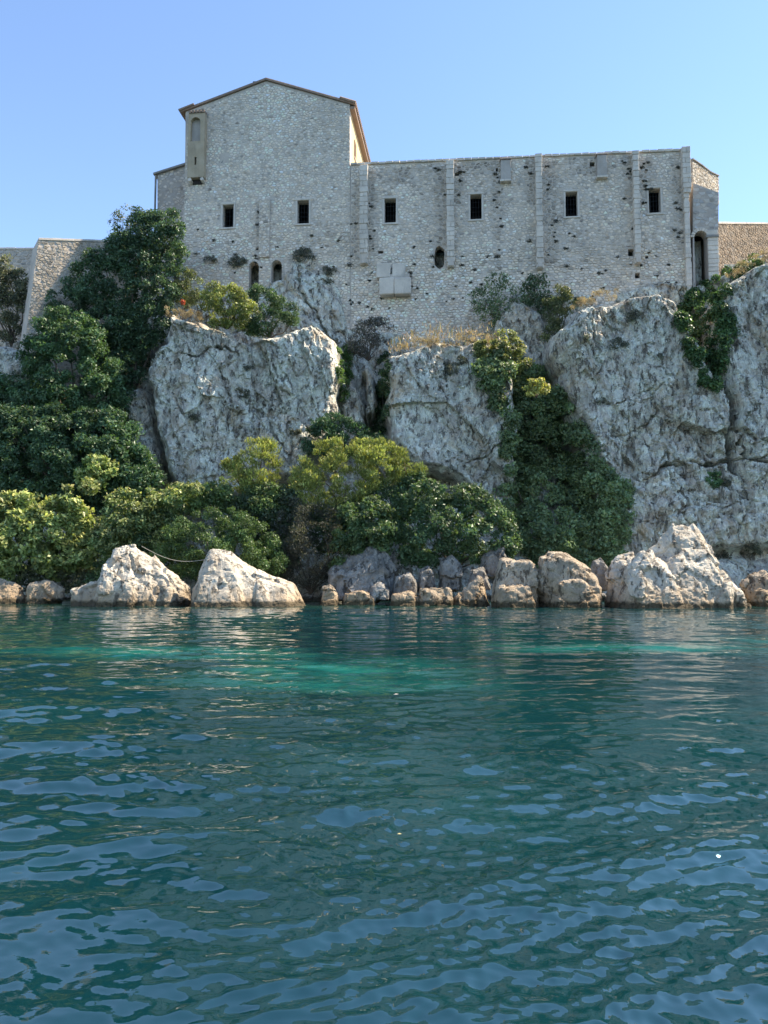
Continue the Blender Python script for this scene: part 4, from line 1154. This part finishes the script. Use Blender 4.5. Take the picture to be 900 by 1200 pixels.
plant('bramble_bush', 'bush with pale flecked top between the fig and the round clipped shrub', [(108, 640), (116, 600), (126, 586), (150, 578), (190, 573), (235, 572), (246, 580), (210, 600), (190, 640), (170, 668), (112, 672)], (.055, .085, .030), 45.9, 1.5, 1.8, .42, .09, .5, 110, (.40, .38, .15), 'shrub', seed=6, limbs=6)
plant('mastic_shrub', 'rounded dense bright green shrub standing behind the white wedge boulder', [(172, 660), (190, 620), (220, 606), (250, 598), (285, 600), (312, 622), (330, 655), (328, 678), (180, 682)], (.042, .072, .024), 44.2, 1.8, 2.0, .40, .055, .5, 260, (.075, .11, .032), 'shrub', seed=7, limbs=6)
plant('mastic_shrub', 'dark olive shrub sloping up against the left cliff foot', [(185, 605), (215, 580), (255, 566), (290, 572), (330, 566), (340, 600), (320, 625), (285, 600), (235, 600)], (.050, .080, .028), 46.5, 1.5, 1.6, .45, .08, .5, 130, (.10, .13, .04), 'shrub', seed=8, limbs=5)
plant('spurge_bush', 'small sunlit yellow green bush in front of the left cliff', [(264, 545), (280, 528), (296, 515), (318, 518), (330, 535), (326, 560), (312, 580), (285, 576), (268, 562)], (.10, .12, .032), 46.8, 1.0, 1.0, .36, .085, .28, 120, (.38, .36, .11), 'shrub', .6, seed=9, limbs=7)
plant('spurge_bush', 'wide sunlit yellow green bush below the cleft', [(338, 580), (346, 550), (366, 526), (392, 516), (420, 520), (448, 518), (470, 532), (462, 560), (430, 590), (390, 604), (350, 604)], (.095, .115, .032), 46.9, 1.6, 1.6, .42, .09, .28, 120, (.36, .345, .11), 'shrub', .6, seed=10, limbs=9)
plant('spurge_bush', 'spreading yellow green bush with bare stems beside the centre rock', [(452, 545), (470, 532), (492, 538), (499, 552), (486, 566), (462, 570)], (.09, .11, .034), 47.2, .8, .8, .34, .085, .28, 120, (.24, .25, .07), 'shrub', .6, seed=11, limbs=8)
plant('dry_bush', 'brownish half bare bush behind the broad white-streaked rock', [(318, 610), (345, 588), (390, 598), (402, 640), (392, 670), (372, 692), (330, 688)], (.040, .042, .030), 45.6, 1.4, 1.5, .45, .06, .3, 130, (.065, .068, .045), 'shrub', .4, seed=12, limbs=16, trunk_r=.05)
plant('ivy_bush', 'green ivy hanging over the broad white-streaked rock', [(392, 660), (398, 600), (440, 588), (470, 598), (474, 630), (456, 648), (428, 660), (396, 682)], (.045, .075, .030), 44.6, 1.4, 1.4, .42, .085, .55, 120, (.10, .13, .05), 'ivy', seed=13, limbs=6)
plant('ivy_bush', 'wide dark ivy bush over the grey shore blocks', [(462, 600), (500, 558), (540, 568), (580, 590), (602, 610), (612, 648), (560, 662), (520, 658), (480, 668), (464, 646)], (.042, .072, .032), 45.0, 1.8, 1.8, .46, .09, .5, 110, (.085, .12, .05), 'ivy', seed=14, limbs=8)
plant('hanging_ivy', 'great cascade of dark ivy hanging between the centre and right rocks', [(546, 432), (560, 418), (590, 412), (622, 430), (652, 448), (676, 490), (700, 530), (732, 566), (738, 610), (724, 664), (690, 672), (640, 668), (602, 640), (590, 580), (592, 500), (572, 458)], (.078, .112, .052), None, 2.1, 2.4, .55, .105, .55, 90, (.15, .19, .085), 'ivy', seed=15, limbs=10, trunk_r=.12)
plant('hanging_ivy', 'sunlit yellow green weeds beside the dry grass on the centre rock', [(556, 420), (562, 402), (580, 391), (598, 390), (612, 408), (622, 428), (600, 432), (572, 428)], (.07, .085, .03), 51.4, .9, .8, .34, .08, .5, 130, (.42, .38, .14), 'plant', seed=16, limbs=5)
plant('ivy_patch', 'dark ivy curtain filling the notch below the arched end tower', [(796, 350), (826, 332), (860, 312), (886, 300), (890, 308), (862, 330), (848, 348), (858, 390), (850, 420), (838, 462), (820, 440), (800, 402), (792, 372)], (.038, .070, .026), None, .9, 1.2, .42, .09, .55, 120, (.06, .10, .035), 'ivy', seed=17, limbs=6)
plant('broom_bush', 'sunlit round bush on the left rock\'s ledge', [(237, 345), (252, 333), (280, 336), (292, 352), (300, 366), (282, 382), (250, 380), (238, 366)], (.09, .11, .03), 52.2, 1.0, 1.0, .36, .075, .4, 150, (.36, .34, .09), 'shrub', .4, seed=18, limbs=6)
plant('broom_bush', 'dark bush below the two arches, on the left rock\'s ledge', [(284, 388), (290, 352), (300, 338), (322, 346), (348, 362), (352, 374), (332, 388), (300, 394)], (.040, .070, .030), 53.6, 1.0, 1.2, .40, .075, .4, 150, (.06, .09, .04), 'shrub', .3, seed=19, limbs=6)
plant('broom_bush', 'olive bush at the keep\'s flared foot above the dry grass', [(200, 352), (204, 328), (218, 316), (236, 330), (238, 350), (222, 358)], (.075, .090, .036), 56.0, .8, .9, .36, .07, .4, 120, (.14, .14, .05), 'shrub', .3, seed=20, limbs=6)
plant('wall_fig', 'thin light green tree growing out of the wall foot', [(550, 350), (560, 336), (582, 318), (596, 330), (618, 340), (628, 350), (612, 372), (580, 382), (560, 372)], (.075, .105, .055), 56.2, .9, 1.4, .42, .085, .5, 34, (.14, .17, .08), 'tree', seed=21, limbs=14, trunk_r=.05)
plant('wall_fig', 'darker leafy tree growing under the foot of the third buttress', [(614, 350), (622, 322), (638, 320), (645, 345), (640, 368), (626, 374)], (.050, .075, .040), 55.9, .8, 1.0, .38, .085, .5, 60, (.08, .11, .05), 'tree', seed=22, limbs=8, trunk_r=.05)
plant('juniper_bush', 'dark bush with sunlit rim at the right rock\'s upper left corner', [(636, 395), (640, 356), (656, 338), (672, 340), (680, 352), (664, 366), (652, 392), (644, 404)], (.050, .065, .028), 54.0, .8, .8, .36, .075, .35, 140, (.16, .15, .05), 'shrub', .4, seed=23, limbs=5)
plant('dry_bush', 'grey brown dead bush in the top of the dark cleft', [(404, 400), (420, 380), (444, 372), (460, 384), (456, 400), (430, 420), (410, 418)], (.055, .055, .045), 56.2, .8, 1.0, .42, .07, .3, 110, None, 'shrub', .4, seed=24, limbs=14, trunk_r=.05)
plant('ivy_patch', 'bright ivy strip down the right edge of the left rock', [(394, 412), (402, 398), (414, 408), (410, 450), (402, 470), (396, 450)], (.055, .095, .025), None, .4, .8, .30, .075, .5, 140, None, 'ivy', seed=25, limbs=3)
plant('fern_bank', 'dark fern bank at the bottom of the cleft', [(356, 520), (370, 494), (398, 482), (424, 500), (450, 512), (452, 530), (420, 536), (370, 536)], (.028, .055, .026), 51.0, 1.2, 1.4, .42, .10, .3, 120, (.04, .08, .035), 'fern', .4, seed=26, limbs=5)
plant('ivy_patch', 'ivy in shade along the left side of the centre rock', [(438, 470), (446, 420), (456, 412), (456, 470), (450, 520), (440, 518)], (.032, .055, .024), None, .4, .8, .32, .08, .5, 120, None, 'ivy', seed=27, limbs=3)
plant('scrub', 'dusky scrub hanging below the low rampart wall', [(-20, 310), (10, 302), (34, 318), (42, 330), (32, 390), (14, 402), (-20, 400)], (.060, .066, .040), 58.6, .9, 1.4, .46, .085, .4, 90, (.15, .15, .06), 'shrub', .2, seed=28, limbs=8)
plant('airy_tree', 'sparse airy tree against the sky above the ivy thicket', [(128, 278), (128, 256), (150, 243), (168, 250), (170, 268), (150, 284)], (.060, .075, .06), 57.0, .8, 1.0, .42, .085, .5, 20, None, 'tree', seed=29, limbs=12, trunk_r=.04)
plant('ivy_patch', 'yellow green tuft of new growth in the ivy cascade', [(614, 455), (622, 446), (640, 445), (644, 456), (632, 462), (618, 462)], (.20, .20, .06), 48.2, .2, .5, .22, .10, .5, 90, (.32, .30, .10), 'ivy', seed=30, limbs=2)
plant('samphire', 'fresh green plant rooted in the bedded cliff\'s crack', [(826, 562), (832, 552), (842, 554), (844, 568), (834, 574)], (.055, .10, .04), None, .25, .5, .20, .07, .45, 150, None, 'plant', seed=31, limbs=2)
plant('scrub', 'leafy green fringe of scrub hiding the left rock\'s foot', [(180, 596), (200, 572), (230, 566), (262, 560), (268, 575), (240, 588), (210, 600)], (.055, .085, .028), 48.6, .8, 1.0, .40, .085, .5, 110, (.13, .15, .05), 'shrub', seed=32, limbs=4)
plant('scrub', 'dark scrub filling the slope behind the mooring rope', [(110, 680), (120, 640), (160, 600), (200, 590), (215, 620), (200, 670), (180, 684)], (.036, .060, .026), 46.2, 1.0, 1.4, .46, .09, .5, 90, (.06, .09, .035), 'shrub', seed=33, limbs=4)
plant('scrub', 'shadowy tangled scrub between the round bright shrub and the brownish bush', [(240, 600), (300, 575), (345, 570), (352, 610), (345, 660), (335, 690), (310, 690), (280, 640)], (.034, .050, .026), 46.4, 1.0, 1.4, .46, .085, .5, 95, (.05, .08, .035), 'shrub', seed=34, limbs=8, trunk_r=.05)
plant('scrub', 'deep green scrub under the wide yellow green bush', [(340, 600), (400, 585), (470, 565), (500, 556), (505, 590), (470, 620), (440, 640), (400, 660), (375, 650)], (.036, .062, .028), 46.9, 1.0, 1.4, .46, .09, .5, 95, (.06, .09, .035), 'shrub', seed=35, limbs=6, trunk_r=.05)
plant('fig_thicket', 'dark fig foliage under the pale rock below the low rampart', [(-40, 455), (0, 440), (30, 462), (60, 480), (50, 500), (-40, 510)], (.036, .066, .03), 51.5, 1.2, 1.6, .55, .115, .5, 75, (.055, .09, .04), 'shrub', seed=36, limbs=5)
plant('fig_thicket', 'dark leafy fig wedged between the round fig tree and the left rock', [(128, 520), (150, 505), (176, 548), (184, 572), (165, 592), (130, 590), (118, 560)], (.036, .070, .03), 49.0, 1.2, 1.4, .5, .11, .5, 80, (.06, .10, .04), 'shrub', seed=37, limbs=5)
plant('scrub', 'low dusty scrub on the ground just behind the orange shore rocks', [(-30, 690), (-30, 665), (40, 662), (90, 660), (118, 668), (112, 690), (60, 688)], (.050, .062, .034), 47.0, .8, 1.0, .38, .075, .45, 110, (.09, .10, .05), 'shrub', seed=38, limbs=4)
plant('ivy_thicket', 'soft dark mat of creeper covering the slope between the fig trees and the ivy thicket', [(58, 352), (110, 300), (160, 270), (212, 262), (210, 345), (186, 400), (160, 445), (150, 500), (176, 560), (120, 590), (0, 590), (-30, 480), (20, 450), (34, 400)], (.040, .066, .034), None, 1.0, 2.0, .6, .11, .5, 45, (.06, .09, .045), 'ivy', seed=39, limbs=6, fill=.9)
TUFTS = [(740, 370, 10), (726, 404, 11), (772, 418, 5), (690, 396, 5), (702, 470, 6), (286, 462, 8), (226, 490, 7), (290, 430, 8), (345, 505, 8), (356, 299, 14), (246, 304, 8), (278, 306, 11), (386, 318, 9), (384, 330, 6),
         (525, 432, 12), (540, 424, 8), (850, 565, 8), (812, 640, 10), (880, 645, 14), (846, 652, 10), (690, 545, 6), (310, 372, 6), (398, 470, 6), (575, 470, 6), (468, 380, 6), (655, 560, 6)]
for i, (u, v, r_) in enumerate(TUFTS):
    where = 'the masonry at the keep\'s foot' if v < 340 else 'the left rock\'s face' if u < 420 else 'the centre rock\'s face' if u < 610 else 'the right rock\'s face' if v < 600 else 'the wave-cut notch behind the largest boulder'
    plant('rock_tuft', ('small' if r_ < 9 else 'spreading') + ' dusky tuft rooted in ' + where, [(u - r_, v + r_ * .3), (u - r_ * .5, v - r_ * .6), (u + r_ * .5, v - r_ * .6), (u + r_, v + r_ * .2), (u, v + r_ * .6)], (.06, .065, .045), (yfac((u - 450) / 15.2) - .15 if (v < 340 and 210 < u < 620) else None), .15, .4, .20, .06, .35, 130, None, 'plant', .4, seed=60 + i, limbs=2, group='tufts growing on the rock', trunk_r=.02)
# dry grass on the sunlit ledges
def dry_grass(label, pts, Y, n, hgt, cols, seed, spread=.6, depth=1.6):
    rng = np.random.default_rng(seed)
    us, vs_ = np.array([p[0] for p in pts], float), np.array([p[1] for p in pts], float)
    u = rng.uniform(us[0], us[-1], n); v = np.interp(u, us, vs_) + rng.normal(0, 3.5, n) * spread
    yy = Y + rng.uniform(-.2, depth, n) * spread
    b = np.array([P(a, c, y_)[:] for a, c, y_ in zip(u, v, yy)])
    clus = vnoise(b * 1.1, 7)
    keep_ = clus + .5 * vnoise(b * 3.3, 17) + rng.normal(0, .15, n) > -.05
    h = hgt * rng.uniform(.3, 1.2, n) * np.where(keep_, np.clip(.55 + .8 * clus, .15, 1.3), .12)
    lean = rng.normal(0, .38, (n, 3)); lean[:, 2] = 0
    tipp = b + np.stack([lean[:, 0] * h, lean[:, 1] * h, h], 1)
    w = np.stack([rng.uniform(.012, .035, n), rng.normal(0, .01, n), np.zeros(n)], 1)
    v4 = np.stack([b - w, b + w, tipp + w * .3, tipp - w * .3], 1).reshape(-1, 3)
    pick = rng.integers(0, len(cols), n)
    c = np.array(cols)[pick] * rng.uniform(.7, 1.25, n)[:, None]
    o = link('dry_grass', np_mesh('dry_grass', v4, np.arange(n * 4).reshape(n, 4), False, np.repeat(c, 4, 0)), None, M['leaf'])
    tag(o, label, 'grass', None, 'stuff')
STRAW = [(.50, .34, .22), (.44, .27, .17), (.55, .42, .28), (.36, .25, .15), (.14, .15, .06)]
GR = [('straw coloured grass cushion crowning the left half of the centre rock', [(456, 416), (462, 406), (480, 398), (505, 393), (520, 396), (522, 404), (500, 407), (478, 407)], 52.0, 41),
      ('straw coloured grass and weeds crowning the right half of the centre rock', [(520, 404), (530, 395), (552, 389), (572, 390), (582, 402), (575, 410), (548, 405)], 52.2, 42),
      ('pinkish dry grass cushion on the left rock\'s corner', [(192, 368), (196, 358), (212, 360), (232, 366), (240, 378), (222, 378), (204, 374)], 52.8, 43),
      ('thin dry grass on the crest of the right rock', [(668, 364), (676, 350), (700, 343), (722, 340), (720, 350), (694, 356)], 52.6, 44),
      ('dry grass and weeds above the rightmost rock by the sunlit wall', [(848, 326), (866, 308), (884, 298), (900, 288), (930, 284), (930, 298), (896, 304), (866, 322)], 53.2, 45)]
for lab, pl, y_, sd_ in GR:
    plant('dry_grass', lab, pl, (.17, .135, .09), y_, .6, .8, .20, .075, .11, 190, (.34, .27, .185), 'grass', .75, seed=sd_, limbs=0, var=.35, fill=.9)
dry_grass('sparse straw blades standing out of the centre rock\'s crest', [(455, 410), (480, 399), (515, 393), (560, 390), (590, 398), (602, 414)], 51.9, 900, .5, STRAW, 1, 1.5, 2.2)
# weeds and lichen tufts rooted between the stones of the long front
def wall_weeds():
    rng = np.random.default_rng(77); ctr, nrm, cols = [], [], []
    for i in range(190):
        if rng.random() < .35:
            sx, z1, z0, wd = STREAKS[rng.integers(0, 12)]; x, z = sx + rng.normal(0, wd * .5), rng.uniform(z0, z1)
        else:
            x, z = L(rng.uniform(225, 800), 268 + 100 * rng.random() ** .8)
        r_ = rng.uniform(.06, .2) * (1.5 if rng.random() < .12 else 1)
        n = int(26 + r_ * 240)
        d = unit(rng.normal(size=(n, 3)) + np.array((0, -.6, 0)))
        ctr.append(np.array((x, -.03, z)) + d * r_ * rng.uniform(.3, 1, n)[:, None] * np.array((1.3, .5, .8))); nrm.append(d)
        cols.append(np.array((.07, .068, .05)) * rng.uniform(.5, 1.3, n)[:, None] * rng.uniform(.7, 1.4))
    o = link('wall_weeds', leaf_cloud(np.concatenate(ctr), np.concatenate(nrm), .05, .4, np.concatenate(cols), rng), None, M['leaf'])
    o.location = (0, 59.0, 0); o.rotation_euler = (0, 0, -YAW)
    tag(o, 'tiny dusky weeds dotted over the fortress masonry', 'weeds', None, 'stuff')
wall_weeds()
# a red flower stalk on the left ledge
b0 = P(214, 372, 53.0); k = empty('flower_stalk', b0); tag(k, 'single tall stalk with a red flower head on the left rock\'s corner', 'flower')
m = MB(); m.tube([(0, 0, -.3), (.03, 0, .6), (0.0, 0, 1.05)], [.02, .018, .012], 5); m.build('stem', M['bark'], k)
rng = np.random.default_rng(5); d = unit(rng.normal(size=(160, 3)))
link('flower_head', leaf_cloud(np.array((0, 0, 1.1)) + d * .2 * rng.uniform(.3, 1, 160)[:, None], d, .06, .5, np.tile((.50, .10, .05), (160, 1)) * rng.uniform(.6, 1.2, 160)[:, None], rng), k, M['leaf'])
# two fallen leaves on the water
for (u, v), lab, c in (((464, 815), 'pale fallen leaf floating over the turquoise shallows', (.6, .5, .42)), ((468, 980), 'yellow fallen leaf floating on the dark water', (.5, .42, .2))):
    dx, dy, dz = ray(u, v); tt = -(CAM_H - .03) / dz
    m = MB(); m.add([(-.07, 0, 0), (0, -.04, .012), (.07, 0, .01), (0, .045, .016), (-.07, 0, -.012), (0, -.04, 0), (.07, 0, -.002), (0, .045, .004)], [(0, 1, 2, 3), (7, 6, 5, 4), (0, 4, 5, 1), (1, 5, 6, 2), (2, 6, 7, 3), (3, 7, 4, 0)])
    s_ = .5 if v < 900 else .22
    m.v = [(x * s_, y * s_, z * s_) for x, y, z in m.v]
    o = m.build('floating_leaf', flat('fallen_leaf', c)); o.location = (dx * tt, dy * tt, .045); tag(o, lab, 'leaf')
